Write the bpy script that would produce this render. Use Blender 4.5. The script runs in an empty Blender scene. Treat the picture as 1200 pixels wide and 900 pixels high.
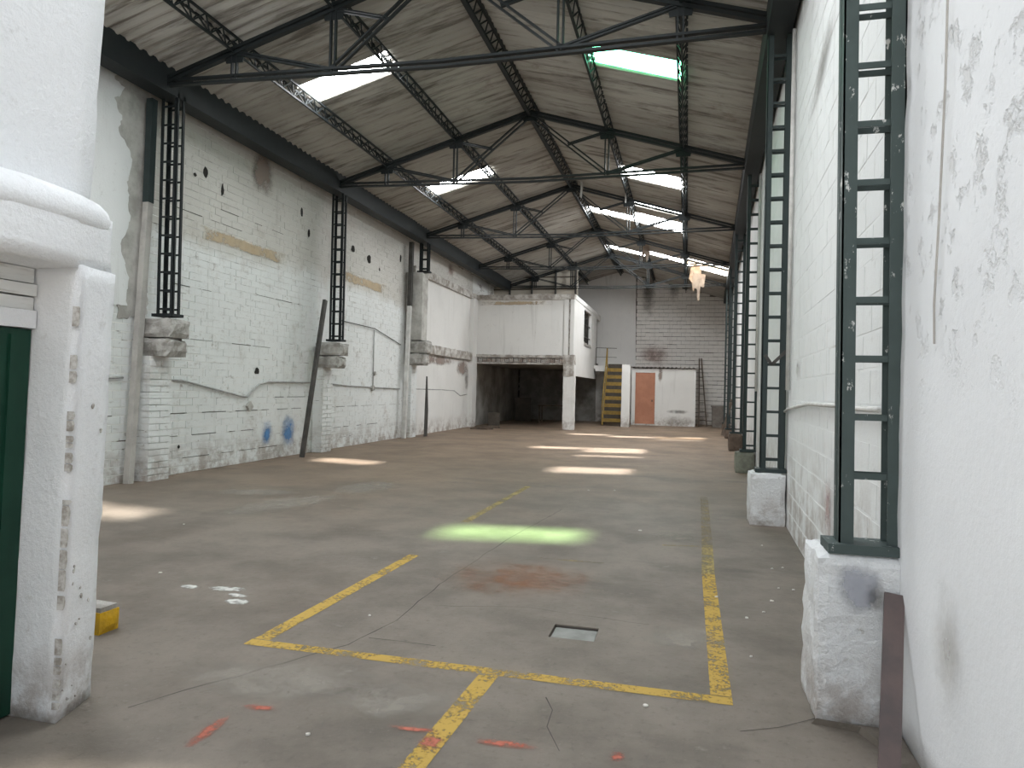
import bpy, math, random
from mathutils import Vector, Matrix, noise

# ------------------------------------------------------------------ camera, light, exposure
scene = bpy.context.scene
COL = scene.collection
FPX, CAM_H = 830.0, 1.45
YAW, PITCH, ROLL = math.atan(206 / FPX), math.radians(0.368), math.radians(1.3)
fw = Vector((-math.sin(YAW) * math.cos(PITCH), math.cos(YAW) * math.cos(PITCH), math.sin(PITCH)))
r0 = fw.cross(Vector((0, 0, 1))).normalized()
u0 = r0.cross(fw)
rt = r0 * math.cos(ROLL) + u0 * math.sin(ROLL)
up = u0 * math.cos(ROLL) - r0 * math.sin(ROLL)
cd = bpy.data.cameras.new('camera')
cd.sensor_width = 36.0
cd.lens = 36.0 * FPX / 1200.0
cd.clip_start, cd.clip_end = 0.05, 300
cam = bpy.data.objects.new('camera', cd)
COL.objects.link(cam)
m = Matrix((rt, up, -fw)).transposed().to_4x4()
m.translation = Vector((0, 0, CAM_H))
cam.matrix_world = m
scene.camera = cam

SKY = 1.85          # radiance of the bright hazy sky
SUN = 30.0
PANE = 50.0        # radiance of the sunlit translucent roof sheets
world = bpy.data.worlds.new('sky')
scene.world = world
world.use_nodes = True
wb = world.node_tree.nodes['Background']
wb.inputs[0].default_value = (0.90, 0.96, 1.0, 1)
wb.inputs[1].default_value = SKY
sd = bpy.data.lights.new('sun', 'SUN')
sd.energy = SUN
sd.angle = math.radians(3.0)
sd.color = (1.0, 0.95, 0.86)
sun = bpy.data.objects.new('sun', sd)
COL.objects.link(sun)
sun.rotation_euler = Vector((-0.83, -3.85, -6.42)).to_track_quat('-Z', 'Y').to_euler()
sun.location = (2, 40, 40)
vs = scene.view_settings
vs.view_transform = 'Standard'
vs.look = 'None'
vs.exposure = 0.12
vs.gamma = 1.0
vs.use_curve_mapping = False
cy = scene.cycles
cy.use_denoising = True
cy.max_bounces = 10
cy.diffuse_bounces = 7
cy.glossy_bounces = 2
cy.transmission_bounces = 2
cy.transparent_max_bounces = 12
cy.sample_clamp_indirect = 6.0
cy.caustics_reflective = False
cy.caustics_refractive = False
rnd = random.Random(7)

# ------------------------------------------------------------------ material helpers
def new_mat(name):
    mt = bpy.data.materials.new(name)
    mt.use_nodes = True
    nt = mt.node_tree
    bs = nt.nodes['Principled BSDF']
    bs.inputs['Specular IOR Level'].default_value = 0.25
    return mt, nt, bs

class G:
    """small node graph helper"""
    def __init__(s, nt):
        s.nt = nt
        s.pos = s.n('ShaderNodeNewGeometry').outputs['Position']
    def n(s, t, **kw):
        nd = s.nt.nodes.new(t)
        for k, v in kw.items():
            setattr(nd, k, v)
        return nd
    def link(s, a, b):
        s.nt.links.new(a, b)
    def put(s, sock, v):
        if isinstance(v, bpy.types.NodeSocket):
            s.link(v, sock)
        elif isinstance(v, (tuple, list)) and len(v) == 3 and sock.type == 'RGBA':
            sock.default_value = (*v, 1)
        else:
            sock.default_value = v
    def noise(s, scale, detail=4, rough=0.6, vec=None, stretch=None):
        nd = s.n('ShaderNodeTexNoise')
        nd.inputs['Scale'].default_value = scale
        nd.inputs['Detail'].default_value = detail
        nd.inputs['Roughness'].default_value = rough
        v = vec or s.pos
        if stretch:
            mp = s.n('ShaderNodeMapping')
            mp.inputs['Scale'].default_value = stretch
            s.link(v, mp.inputs['Vector'])
            v = mp.outputs[0]
        s.link(v, nd.inputs['Vector'])
        return nd.outputs['Fac']
    def rng(s, v, a, b, c=0.0, d=1.0):
        nd = s.n('ShaderNodeMapRange', interpolation_type='SMOOTHSTEP')
        s.put(nd.inputs[0], v)
        for i, x in enumerate((a, b, c, d)):
            nd.inputs[i + 1].default_value = x
        return nd.outputs[0]
    def math(s, op, a, b=0.0):
        nd = s.n('ShaderNodeMath', operation=op)
        s.put(nd.inputs[0], a); s.put(nd.inputs[1], b)
        return nd.outputs[0]
    def mix(s, f, a, b):
        nd = s.n('ShaderNodeMix', data_type='RGBA')
        s.put(nd.inputs['Factor'], f); s.put(nd.inputs['A'], a); s.put(nd.inputs['B'], b)
        return nd.outputs['Result']
    def xyz(s, v=None):
        nd = s.n('ShaderNodeSeparateXYZ')
        s.link(v or s.pos, nd.inputs[0])
        return nd.outputs
    def bump(s, h, strength, dist, bs):
        nd = s.n('ShaderNodeBump')
        nd.inputs['Strength'].default_value = strength
        nd.inputs['Distance'].default_value = dist
        s.link(h, nd.inputs['Height'])
        s.link(nd.outputs[0], bs.inputs['Normal'])

def simple(name, c1, c2=None, scale=6.0, rough=0.8, metal=0.0, bump=0.0, bscale=40.0, stretch=None, lo=0.35, hi=0.65):
    mt, nt, bs = new_mat(name)
    g = G(nt)
    bs.inputs['Roughness'].default_value = rough
    bs.inputs['Metallic'].default_value = metal
    col = g.mix(g.rng(g.noise(scale, 6, 0.65, stretch=stretch), lo, hi), c1, c2 or c1)
    g.link(col, bs.inputs['Base Color'])
    if bump:
        g.bump(g.noise(bscale, 5), bump, 0.02, bs)
    return mt

def wall_paint(name, white=(0.78, 0.79, 0.77), old=(0.60, 0.575, 0.53), zsplit=None, grime=(0.30, 0.27, 0.23), dirt=0.55, bump=0.25, base_h=0.7, streak=True):
    """worn white paint; above zsplit the older greyer coat; grime rubbed in near the floor"""
    mt, nt, bs = new_mat(name)
    g = G(nt)
    bs.inputs['Roughness'].default_value = 0.75
    z = g.xyz()[2]
    blotch = g.noise(0.9, 5, 0.6)
    col = g.mix(g.rng(blotch, 0.35, 0.75, 0, 0.45), white, tuple(c * 0.86 for c in white))
    if zsplit:
        zz = g.math('ADD', z, g.math('MULTIPLY', g.noise(0.7, 4), 1.1))
        col = g.mix(g.rng(zz, zsplit + 0.35, zsplit + 0.75), col, old)
        col = g.mix(g.rng(g.noise(2.2, 6, 0.7), 0.54, 0.72, 0, 0.5), col, (0.42, 0.38, 0.34))
        col = g.mix(g.rng(g.noise(3.0, 7, 0.75, stretch=(1, 1, 4)), 0.56, 0.68, 0, 0.55), col, (0.38, 0.36, 0.33))
    fine = g.noise(9, 8, 0.72)
    col = g.mix(g.rng(fine, 0.58, 0.72, 0, dirt), col, grime)
    if streak:
        st = g.noise(1.0, 5, 0.65, stretch=(5, 5, 0.35))
        col = g.mix(g.rng(st, 0.56, 0.8, 0, 0.4), col, (0.36, 0.34, 0.31))
    low = g.math('MULTIPLY', g.rng(z, 0.0, base_h, 1, 0), g.rng(g.noise(3.5, 6, 0.7), 0.38, 0.62))
    col = g.mix(g.math('MULTIPLY', low, 0.75), col, (0.27, 0.21, 0.17))
    g.link(col, bs.inputs['Base Color'])
    g.bump(g.noise(30, 6, 0.7), bump, 0.02, bs)
    return mt

def decal_mat(name, c1, c2=None, soft=0.5, nscale=8.0, amount=1.0, thr=0.35, square=False, stretch=None):
    """paint or stain that fades out towards its own ragged edge"""
    mt, nt, bs = new_mat(name)
    g = G(nt)
    bs.inputs['Roughness'].default_value = 0.85
    tc = g.n('ShaderNodeTexCoord').outputs['Generated']
    x, y, z = g.xyz(tc)
    a = g.math('ABSOLUTE', g.math('SUBTRACT', x, 0.5))
    b = g.math('ABSOLUTE', g.math('SUBTRACT', y, 0.5))
    if square:
        d = g.math('MAXIMUM', a, b)
    else:
        d = g.math('SQRT', g.math('ADD', g.math('MULTIPLY', a, a), g.math('MULTIPLY', b, b)))
    d = g.math('MULTIPLY', d, 2.0)
    ns = g.noise(nscale, 7, 0.7, stretch=stretch)
    edge = g.math('SUBTRACT', g.math('SUBTRACT', 1.0, d), g.math('MULTIPLY', g.math('SUBTRACT', ns, 0.5), 1.2))
    f = g.math('MULTIPLY', g.rng(edge, 0.0, soft), g.rng(ns, thr + 0.3, thr, 0.25, 1.0))
    f = g.math('MULTIPLY', f, amount)
    col = g.mix(g.noise(nscale * 1.7, 4), c1, c2 or c1)
    g.link(col, bs.inputs['Base Color'])
    tr = g.n('ShaderNodeBsdfTransparent')
    ms = g.n('ShaderNodeMixShader')
    g.link(f, ms.inputs[0]); g.link(tr.outputs[0], ms.inputs[1]); g.link(bs.outputs[0], ms.inputs[2])
    g.link(ms.outputs[0], nt.nodes['Material Output'].inputs['Surface'])
    return mt

def worn_paint(name, c, thr, c2=None, wide=0.12):
    mt, nt, bs = new_mat(name)
    g = G(nt)
    bs.inputs['Roughness'].default_value = 0.8
    ns = g.math('ADD', g.math('MULTIPLY', g.noise(38, 6, 0.75), 0.6), g.math('MULTIPLY', g.noise(5, 4), 0.4))
    f = g.rng(ns, thr, thr + wide, 1, 0)
    g.link(g.mix(g.noise(14, 5), c, c2 or c), bs.inputs['Base Color'])
    tr = g.n('ShaderNodeBsdfTransparent')
    ms = g.n('ShaderNodeMixShader')
    g.link(f, ms.inputs[0]); g.link(tr.outputs[0], ms.inputs[1]); g.link(bs.outputs[0], ms.inputs[2])
    g.link(ms.outputs[0], nt.nodes['Material Output'].inputs['Surface'])
    return mt

def pane_mat(name, color, strength, clear, tint):
    """backlit translucent sheet: glows with the daylight on it, lets part of the sun straight through"""
    mt, nt, bs = new_mat(name)
    g = G(nt)
    nt.nodes.remove(bs)
    em = g.n('ShaderNodeEmission')
    em.inputs[0].default_value = (*color, 1)
    em.inputs[1].default_value = strength
    tr = g.n('ShaderNodeBsdfTransparent')
    tr.inputs[0].default_value = (*tint, 1)
    ms = g.n('ShaderNodeMixShader')
    ms.inputs[0].default_value = clear
    g.link(em.outputs[0], ms.inputs[1]); g.link(tr.outputs[0], ms.inputs[2])
    g.link(ms.outputs[0], nt.nodes['Material Output'].inputs['Surface'])
    return mt

def steel_mat(name, c, chip=(0.62, 0.62, 0.6), thr=0.66):
    """dark green painted steel with chipped spots"""
    mt, nt, bs = new_mat(name)
    g = G(nt)
    bs.inputs['Roughness'].default_value = 0.55
    col = g.mix(g.noise(7, 5), c, tuple(x * 1.5 + 0.004 for x in c))
    col = g.mix(g.rng(g.noise(16, 5, 0.75, stretch=(1, 1, 0.5)), thr, thr + 0.05, 0, 0.85), col, chip)
    g.link(col, bs.inputs['Base Color'])
    return mt

def floor_mat():
    mt, nt, bs = new_mat('dusty_concrete')
    g = G(nt)
    bs.inputs['Roughness'].default_value = 0.62
    x, y, z = g.xyz()
    big = g.noise(0.35, 5, 0.6)
    grey = g.mix(g.rng(g.noise(1.3, 7, 0.65), 0.35, 0.7), (0.188, 0.162, 0.136), (0.112, 0.096, 0.080))
    tan = g.mix(g.rng(g.noise(0.9, 7, 0.7), 0.3, 0.72), (0.270, 0.198, 0.142), (0.165, 0.120, 0.087))
    yy = g.math('ADD', y, g.math('MULTIPLY', g.math('SUBTRACT', big, 0.5), 9.0))
    yy = g.math('SUBTRACT', yy, g.math('MULTIPLY', x, 0.35))
    col = g.mix(g.rng(yy, 6.5, 16.0), grey, tan)
    col = g.mix(g.rng(g.noise(0.8, 6, 0.7, stretch=(0.6, 1.6, 1)), 0.55, 0.72, 0, 0.5), col, (0.075, 0.066, 0.056))
    col = g.mix(g.rng(g.noise(2.6, 8, 0.75), 0.60, 0.74, 0, 0.45), col, (0.36, 0.33, 0.29))
    col = g.mix(g.rng(g.noise(22, 6, 0.75), 0.52, 0.70, 0, 0.5), col, (0.085, 0.072, 0.06))
    col = g.mix(g.rng(g.noise(60, 5, 0.8), 0.60, 0.72, 0, 0.4), col, (0.40, 0.36, 0.31))
    col = g.mix(g.rng(g.noise(0.55, 7, 0.7, stretch=(1.6, 0.7, 1)), 0.5, 0.68, 0, 0.35), col, (0.11, 0.085, 0.066))
    g.link(col, bs.inputs['Base Color'])
    g.bump(g.noise(14, 8, 0.7), 0.25, 0.02, bs)
    return mt

def roof_mat():
    mt, nt, bs = new_mat('fibre_cement_sheet')
    g = G(nt)
    bs.inputs['Roughness'].default_value = 0.9
    oi = g.n('ShaderNodeObjectInfo').outputs['Random']
    col = g.mix(oi, (0.36, 0.335, 0.30), (0.46, 0.435, 0.395))
    st = g.noise(1.4, 6, 0.7, stretch=(0.5, 6, 0.5))
    col = g.mix(g.rng(st, 0.47, 0.68, 0, 0.85), col, (0.12, 0.10, 0.085))
    col = g.mix(g.rng(g.noise(1.1, 6, 0.7), 0.57, 0.75, 0, 0.55), col, (0.16, 0.12, 0.09))
    g.link(col, bs.inputs['Base Color'])
    return mt

def mortar_mat(name, light, dark, lo, hi, zfade=None):
    mt, nt, bs = new_mat(name)
    g = G(nt)
    bs.inputs['Roughness'].default_value = 0.95
    f = g.rng(g.noise(1.6, 7, 0.75, stretch=(1, 1, 2.5)), lo, hi)
    g.link(g.mix(f, light, dark), bs.inputs['Base Color'])
    return mt

M = {}
M['floor'] = floor_mat()
M['roof'] = roof_mat()
M['wall_left'] = wall_paint('old_white_paint', white=(0.76, 0.775, 0.77), old=(0.565, 0.55, 0.515), zsplit=3.75, dirt=0.8)
M['wall_right'] = wall_paint('white_wall_paint', white=(0.76, 0.77, 0.77), dirt=0.35, base_h=1.3)
M['near_white'] = wall_paint('fresh_white_plaster', white=(0.80, 0.81, 0.83), dirt=0.30, bump=0.5, base_h=0.45, streak=False)
def pitted_plaster():
    mt, nt, bs = new_mat('pitted_white_plaster')
    g = G(nt)
    bs.inputs['Roughness'].default_value = 0.75
    z = g.xyz()[2]
    hi_ = g.rng(g.math('ADD', z, g.math('MULTIPLY', g.noise(1.5, 4), 0.8)), 1.7, 2.5)
    lump = g.noise(8.5, 7, 0.66)
    pits = g.math('MULTIPLY', g.rng(lump, 0.54, 0.66), hi_)
    col = g.mix(g.rng(g.noise(1.2, 5), 0.35, 0.7, 0, 0.4), (0.80, 0.81, 0.83), (0.70, 0.71, 0.73))
    col = g.mix(g.math('MULTIPLY', pits, 0.35), col, (0.46, 0.45, 0.44))
    col = g.mix(g.rng(g.noise(14, 7, 0.75), 0.66, 0.76, 0, 0.5), col, (0.45, 0.43, 0.41))
    g.link(col, bs.inputs['Base Color'])
    h = g.math('SUBTRACT', g.math('MULTIPLY', g.noise(26, 6, 0.7), 0.3), g.math('MULTIPLY', pits, 0.9))
    g.bump(h, 0.55, 0.02, bs)
    return mt
M['near_right'] = pitted_plaster()
M['back_block'] = wall_paint('dusty_block_paint', white=(0.80, 0.77, 0.74), dirt=0.45, base_h=0.9)
M['back_smooth'] = wall_paint('dusty_smooth_plaster', white=(0.78, 0.765, 0.75), dirt=0.12, base_h=1.2)
M['mez'] = wall_paint('mezzanine_white', white=(0.76, 0.75, 0.73), dirt=0.25, base_h=0.6)
M['gable'] = wall_paint('beige_panel_paint', white=(0.56, 0.51, 0.44), dirt=0.5)
M['soot_gap_shade'] = simple('sooty_shaded_plaster', (0.17, 0.16, 0.145), (0.34, 0.325, 0.30), 1.1)
M['mortar_l'] = mortar_mat('mortar_left', (0.78, 0.78, 0.76), (0.18, 0.16, 0.14), 0.55, 0.66)
M['mortar_r'] = mortar_mat('mortar_right', (0.76, 0.77, 0.77), (0.50, 0.48, 0.46), 0.54, 0.72)
M['mortar_b'] = mortar_mat('mortar_back', (0.42, 0.39, 0.36), (0.09, 0.08, 0.07), 0.36, 0.56)
M['cement'] = simple('bare_cement', (0.48, 0.465, 0.44), (0.27, 0.255, 0.235), 5.0, bump=0.6, bscale=25)
M['cement_light'] = simple('grey_cement_render', (0.52, 0.51, 0.48), (0.34, 0.325, 0.30), 2.5, bump=0.35, bscale=20)
M['pedestal'] = wall_paint('chipped_white_render', white=(0.76, 0.77, 0.78), dirt=0.8, bump=0.9, base_h=0.45)
M['pedestal_green'] = simple('mossy_render', (0.26, 0.27, 0.22), (0.17, 0.165, 0.14), 4.0, bump=0.6)
M['pedestal_brown'] = simple('oily_brown_concrete', (0.10, 0.075, 0.06), (0.16, 0.12, 0.095), 5.0, bump=0.5)
M['steel'] = steel_mat('dark_steel', (0.012, 0.015, 0.016), chip=(0.10, 0.09, 0.08), thr=0.7)
M['green_steel'] = steel_mat('dark_green_steel', (0.046, 0.062, 0.060), thr=0.61)
M['green_steel_far'] = steel_mat('dark_green_steel_dusty', (0.026, 0.036, 0.036), chip=(0.35, 0.34, 0.32), thr=0.68)
M['pane'] = pane_mat('white_skylight', (0.95, 0.985, 1.0), PANE, 0.42, (1, 1, 1))
M['pane_green'] = pane_mat('green_skylight', (0.20, 1.0, 0.58), PANE * 0.40, 0.55, (0.55, 1.0, 0.46))
M['pane_dirty'] = pane_mat('dirty_skylight', (1.0, 0.80, 0.58), PANE * 0.2, 0.25, (1, 0.85, 0.65))
M['yellow'] = worn_paint('worn_yellow_line', (0.46, 0.30, 0.06), 0.475, (0.38, 0.26, 0.075))
M['yellow_faded'] = worn_paint('faded_yellow_line', (0.36, 0.27, 0.10), 0.44, (0.30, 0.25, 0.12), 0.16)
M['yellow_ghost'] = worn_paint('ghost_yellow_line', (0.28, 0.22, 0.12), 0.40, (0.25, 0.20, 0.12), 0.16)
M['red_spray'] = decal_mat('red_spray', (0.44, 0.13, 0.09), (0.38, 0.14, 0.10), 0.8, 22, 0.95, 0.42)
M['orange_dust'] = decal_mat('orange_dust', (0.30, 0.13, 0.065), (0.24, 0.12, 0.07), 0.8, 5, 0.6, 0.35)
M['white_splash'] = decal_mat('white_splash', (0.60, 0.60, 0.57), None, 0.4, 13, 0.9, 0.38)
M['pale_scuff'] = decal_mat('pale_scuff', (0.34, 0.31, 0.27), None, 0.7, 6, 0.55, 0.4)
M['blue_spray'] = decal_mat('blue_spray', (0.07, 0.20, 0.45), (0.10, 0.26, 0.52), 1.1, 5, 0.95, 0.6)
M['brown_stain'] = decal_mat('brown_stain', (0.28, 0.235, 0.20), (0.34, 0.24, 0.21), 0.6, 3, 0.65, 0.5)
M['dark_stain'] = decal_mat('dark_stain', (0.16, 0.145, 0.13), (0.22, 0.20, 0.18), 0.9, 4, 0.55, 0.5)
M['blue_stain'] = decal_mat('blue_grey_stain', (0.30, 0.31, 0.36), (0.40, 0.41, 0.46), 0.7, 9, 0.8, 0.5)
M['ochre'] = decal_mat('ochre_band', (0.50, 0.36, 0.20), (0.60, 0.50, 0.36), 0.55, 3.5, 0.7, 0.45, True)
M['rust_stain'] = decal_mat('rust_stain', (0.30, 0.16, 0.13), (0.36, 0.22, 0.18), 0.9, 4, 0.55, 0.5)
M['red_mark'] = decal_mat('red_mark', (0.42, 0.25, 0.24), (0.38, 0.27, 0.26), 0.9, 12, 0.6, 0.5, True)
M['soft_grime'] = decal_mat('soft_grime', (0.42, 0.39, 0.35), (0.5, 0.48, 0.45), 1.1, 6, 0.45, 0.5)
M['hole'] = simple('dark_hole', (0.02, 0.018, 0.016))
M['crack'] = simple('crack_dirt', (0.06, 0.053, 0.046))
M['pipe_grey'] = simple('grey_painted_pipe', (0.47, 0.45, 0.42), (0.36, 0.34, 0.32), 3.0, 0.6)
M['pipe_white'] = simple('white_painted_pipe', (0.66, 0.65, 0.63), (0.5, 0.49, 0.47), 4.0, 0.6)
M['pole_dark'] = simple('dark_steel_pole', (0.045, 0.043, 0.04), (0.08, 0.075, 0.07), 4.0, 0.5)
M['conduit'] = simple('dusty_conduit', (0.42, 0.42, 0.41), (0.30, 0.30, 0.29), 6.0, 0.6)
M['bar'] = simple('rusty_steel_bar', (0.085, 0.070, 0.070), (0.13, 0.095, 0.09), 3.0, 0.5)
M['door_green'] = simple('dark_green_door', (0.006, 0.036, 0.022), (0.010, 0.048, 0.030), 3.0, 0.45)
M['wood_frame'] = simple('cracked_white_board', (0.70, 0.70, 0.68), (0.46, 0.44, 0.41), 3.0, 0.8, stretch=(1, 1, 9), lo=0.5, hi=0.72)
M['orange_door'] = simple('orange_wood_door', (0.50, 0.235, 0.15), (0.42, 0.19, 0.12), 2.0, 0.6)
M['stair_yellow'] = simple('yellow_stair_paint', (0.36, 0.235, 0.055), (0.25, 0.165, 0.05), 5.0, 0.6)
M['stair_dark'] = simple('dark_stair_steel', (0.07, 0.06, 0.05), (0.10, 0.085, 0.07), 4.0)
M['curb_yellow'] = simple('yellow_curb_paint', (0.62, 0.36, 0.015), (0.50, 0.30, 0.03), 9.0, 0.7, bump=0.4)
M['tin'] = simple('rusty_tin_sheet', (0.20, 0.17, 0.15), (0.11, 0.085, 0.07), 4.0, 0.7)
M['brick_bare'] = simple('bare_hollow_brick', (0.44, 0.36, 0.31), (0.62, 0.60, 0.57), 5.0, bump=0.4)
M['rubble'] = simple('broken_concrete', (0.62, 0.60, 0.57), (0.28, 0.25, 0.22), 4.5, bump=0.7, bscale=18)
M['old_wood'] = simple('weathered_wood', (0.16, 0.125, 0.10), (0.09, 0.07, 0.055), 5.0)
M['bin'] = simple('grey_brown_bin', (0.22, 0.20, 0.18), (0.15, 0.13, 0.115), 4.0)
M['torn'] = simple('torn_roof_felt', (0.46, 0.37, 0.29), (0.27, 0.21, 0.17), 3.0)
M['torn_white'] = simple('torn_plastic', (0.62, 0.62, 0.6), (0.45, 0.45, 0.43), 3.0)
M['paper'] = simple('paint_chip', (0.62, 0.60, 0.56))
M['lid'] = simple('drain_lid', (0.26, 0.265, 0.25), (0.19, 0.19, 0.18), 7.0)
M['yard'] = simple('yard_concrete', (0.30, 0.29, 0.27), (0.24, 0.23, 0.215), 1.0)

# ------------------------------------------------------------------ mesh helpers
class MB:
    def __init__(s):
        s.v = []; s.f = []
    def hexa(s, c):
        b = len(s.v)
        s.v += [tuple(p) for p in c]
        for q in ((0, 3, 2, 1), (4, 5, 6, 7), (0, 1, 5, 4), (1, 2, 6, 5), (2, 3, 7, 6), (3, 0, 4, 7)):
            s.f.append(tuple(b + i for i in q))
        return s
    def box(s, x0, x1, y0, y1, z0, z1):
        return s.hexa([(x0, y0, z0), (x1, y0, z0), (x1, y1, z0), (x0, y1, z0), (x0, y0, z1), (x1, y0, z1), (x1, y1, z1), (x0, y1, z1)])
    def bar(s, p, q, w, h, ref=(0, 1, 0), off=(0, 0, 0)):
        """bar from p to q; w is measured along ref, h across it"""
        p = Vector(p) + Vector(off); q = Vector(q) + Vector(off)
        d = (q - p).normalized()
        a = Vector(ref); a = (a - d * a.dot(d))
        if a.length < 1e-4:
            a = d.orthogonal()
        a.normalize(); b = d.cross(a)
        a *= w / 2; b *= h / 2
        return s.hexa([p - a - b, p + a - b, p + a + b, p - a + b, q - a - b, q + a - b, q + a + b, q - a + b])
    def tube(s, pts, r, n=8):
        pts = [Vector(p) for p in pts]
        base = len(s.v)
        ref = None
        for i, p in enumerate(pts):
            d = (pts[min(i + 1, len(pts) - 1)] - pts[max(i - 1, 0)]).normalized()
            if ref is None:
                ref = d.orthogonal().normalized()
            ref = (ref - d * ref.dot(d)).normalized()
            b = d.cross(ref)
            for k in range(n):
                a = 2 * math.pi * k / n
                s.v.append(tuple(p + (ref * math.cos(a) + b * math.sin(a)) * r))
        for i in range(len(pts) - 1):
            for k in range(n):
                k2 = (k + 1) % n
                s.f.append((base + i * n + k, base + i * n + k2, base + (i + 1) * n + k2, base + (i + 1) * n + k))
        s.f.append(tuple(base + k for k in reversed(range(n))))
        s.f.append(tuple(base + (len(pts) - 1) * n + k for k in range(n)))
        return s
    def prism(s, poly, fn0, fn1):
        """poly: 2-D outline; fn0 / fn1 map it to the two faces"""
        b = len(s.v); n = len(poly)
        s.v += [tuple(fn0(*p)) for p in poly] + [tuple(fn1(*p)) for p in poly]
        s.f.append(tuple(b + i for i in reversed(range(n))))
        s.f.append(tuple(b + n + i for i in range(n)))
        for i in range(n):
            j = (i + 1) % n
            s.f.append((b + i, b + j, b + n + j, b + n + i))
        return s
    def rough(s, x0, x1, y0, y1, z0, z1, step=0.08, amp=0.012, freq=6.0, rnd_r=0.0, lean=(0, 0), seed=0.0, skew=None):
        """box with gridded, noisily displaced faces: hand-rendered masonry"""
        nx, ny, nz = [max(1, min(40, int(round(abs(b - a) / step)))) for a, b in ((x0, x1), (y0, y1), (z0, z1))]
        idx = {}
        base_c = Vector(((x0 + x1) / 2, (y0 + y1) / 2, (z0 + z1) / 2))
        def vid(i, j, k):
            if (i, j, k) in idx:
                return idx[(i, j, k)]
            p = Vector((x0 + (x1 - x0) * i / nx, y0 + (y1 - y0) * j / ny, z0 + (z1 - z0) * k / nz))
            q = Vector(p)
            if rnd_r:
                e = [(i in (0, nx)), (j in (0, ny)), (k in (0, nz))]
                if sum(e) >= 2:
                    q += (base_c - p).normalized() * rnd_r
            nv = noise.noise_vector(p * freq + Vector((seed, seed * 2, -seed))) + 0.5 * noise.noise_vector(p * freq * 2.7)
            q += nv * amp
            q.x += lean[0] * (p.z - z0); q.y += lean[1] * (p.z - z0)
            if skew and p.y > skew[0]:
                q.x += skew[1] * (p.y - skew[0])
            if k == 0:
                q.z = z0
            idx[(i, j, k)] = len(s.v)
            s.v.append(tuple(q))
            return idx[(i, j, k)]
        for i in range(nx):
            for j in range(ny):
                s.f.append((vid(i, j, 0), vid(i, j + 1, 0), vid(i + 1, j + 1, 0), vid(i + 1, j, 0)))
                s.f.append((vid(i, j, nz), vid(i + 1, j, nz), vid(i + 1, j + 1, nz), vid(i, j + 1, nz)))
        for i in range(nx):
            for k in range(nz):
                s.f.append((vid(i, 0, k), vid(i + 1, 0, k), vid(i + 1, 0, k + 1), vid(i, 0, k + 1)))
                s.f.append((vid(i, ny, k), vid(i, ny, k + 1), vid(i + 1, ny, k + 1), vid(i + 1, ny, k)))
        for j in range(ny):
            for k in range(nz):
                s.f.append((vid(0, j, k), vid(0, j, k + 1), vid(0, j + 1, k + 1), vid(0, j + 1, k)))
                s.f.append((vid(nx, j, k), vid(nx, j + 1, k), vid(nx, j + 1, k + 1), vid(nx, j, k + 1)))
        return s
    def mesh(s, name, mat):
        me = bpy.data.meshes.new(name)
        me.from_pydata(s.v, [], s.f)
        if mat:
            me.materials.append(M[mat])
        me.update()
        return me
    def build(s, name, mat, parent=None, smooth=False, loc=None, rotz=0.0):
        me = s.mesh(name, mat)
        if smooth:
            me.polygons.foreach_set('use_smooth', [True] * len(me.polygons))
        return link(name, me, parent, loc, rotz)

def link(name, data, parent=None, loc=None, rotz=0.0):
    o = bpy.data.objects.new(name, data)
    COL.objects.link(o)
    if parent:
        o.parent = parent
    if loc:
        o.location = loc
    if rotz:
        o.rotation_euler = (0, 0, rotz)
    return o

def tag(o, label=None, cat=None, group=None, kind=None):
    if label: o['label'] = label
    if cat: o['category'] = cat
    if group: o['group'] = group
    if kind: o['kind'] = kind
    return o

def thing(name, label, cat, loc=(0, 0, 0), rotz=0.0, group=None):
    return tag(link(name, None, None, loc, rotz), label, cat, group)

def struct(o, label):
    o['kind'] = 'structure'
    o['label'] = label
    return o

# ------------------------------------------------------------------ geometry of the hall
S, ZR, XR = 0.295, 7.10, -3.13          # roof slope, ridge height, ridge line
def roof_z(x): return ZR - S * abs(x - XR)
def left_x(y): return -7.6 - 0.012 * y
def right_x(y): return 0.85 + 0.028 * y
Y_BACK = 33.4
TRUSS_Y = [3.45, 8.5, 13.6, 18.7, 23.8, 28.35]
A_L, A_R = math.atan(0.012), -math.atan(0.028)

# ---- floor with a pit for the drain lid
fx = [-8.6, -0.765, -0.495, 2.3]; fy = [-3.0, 4.10, 4.335, 34.0]
b = MB()
for i in range(3):
    for j in range(3):
        if (i, j) != (1, 1):
            b.box(fx[i], fx[i + 1], fy[j], fy[j + 1], -0.25, 0.0)
floor = struct(b.build('floor', 'floor'), 'dusty grey brown concrete floor with worn paint lines')
MB().box(-60, 60, -60, -3.0, -0.3, -0.02).build('yard', 'yard')
struct(bpy.data.objects['yard'], 'open concrete yard in front of the hall')

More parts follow.
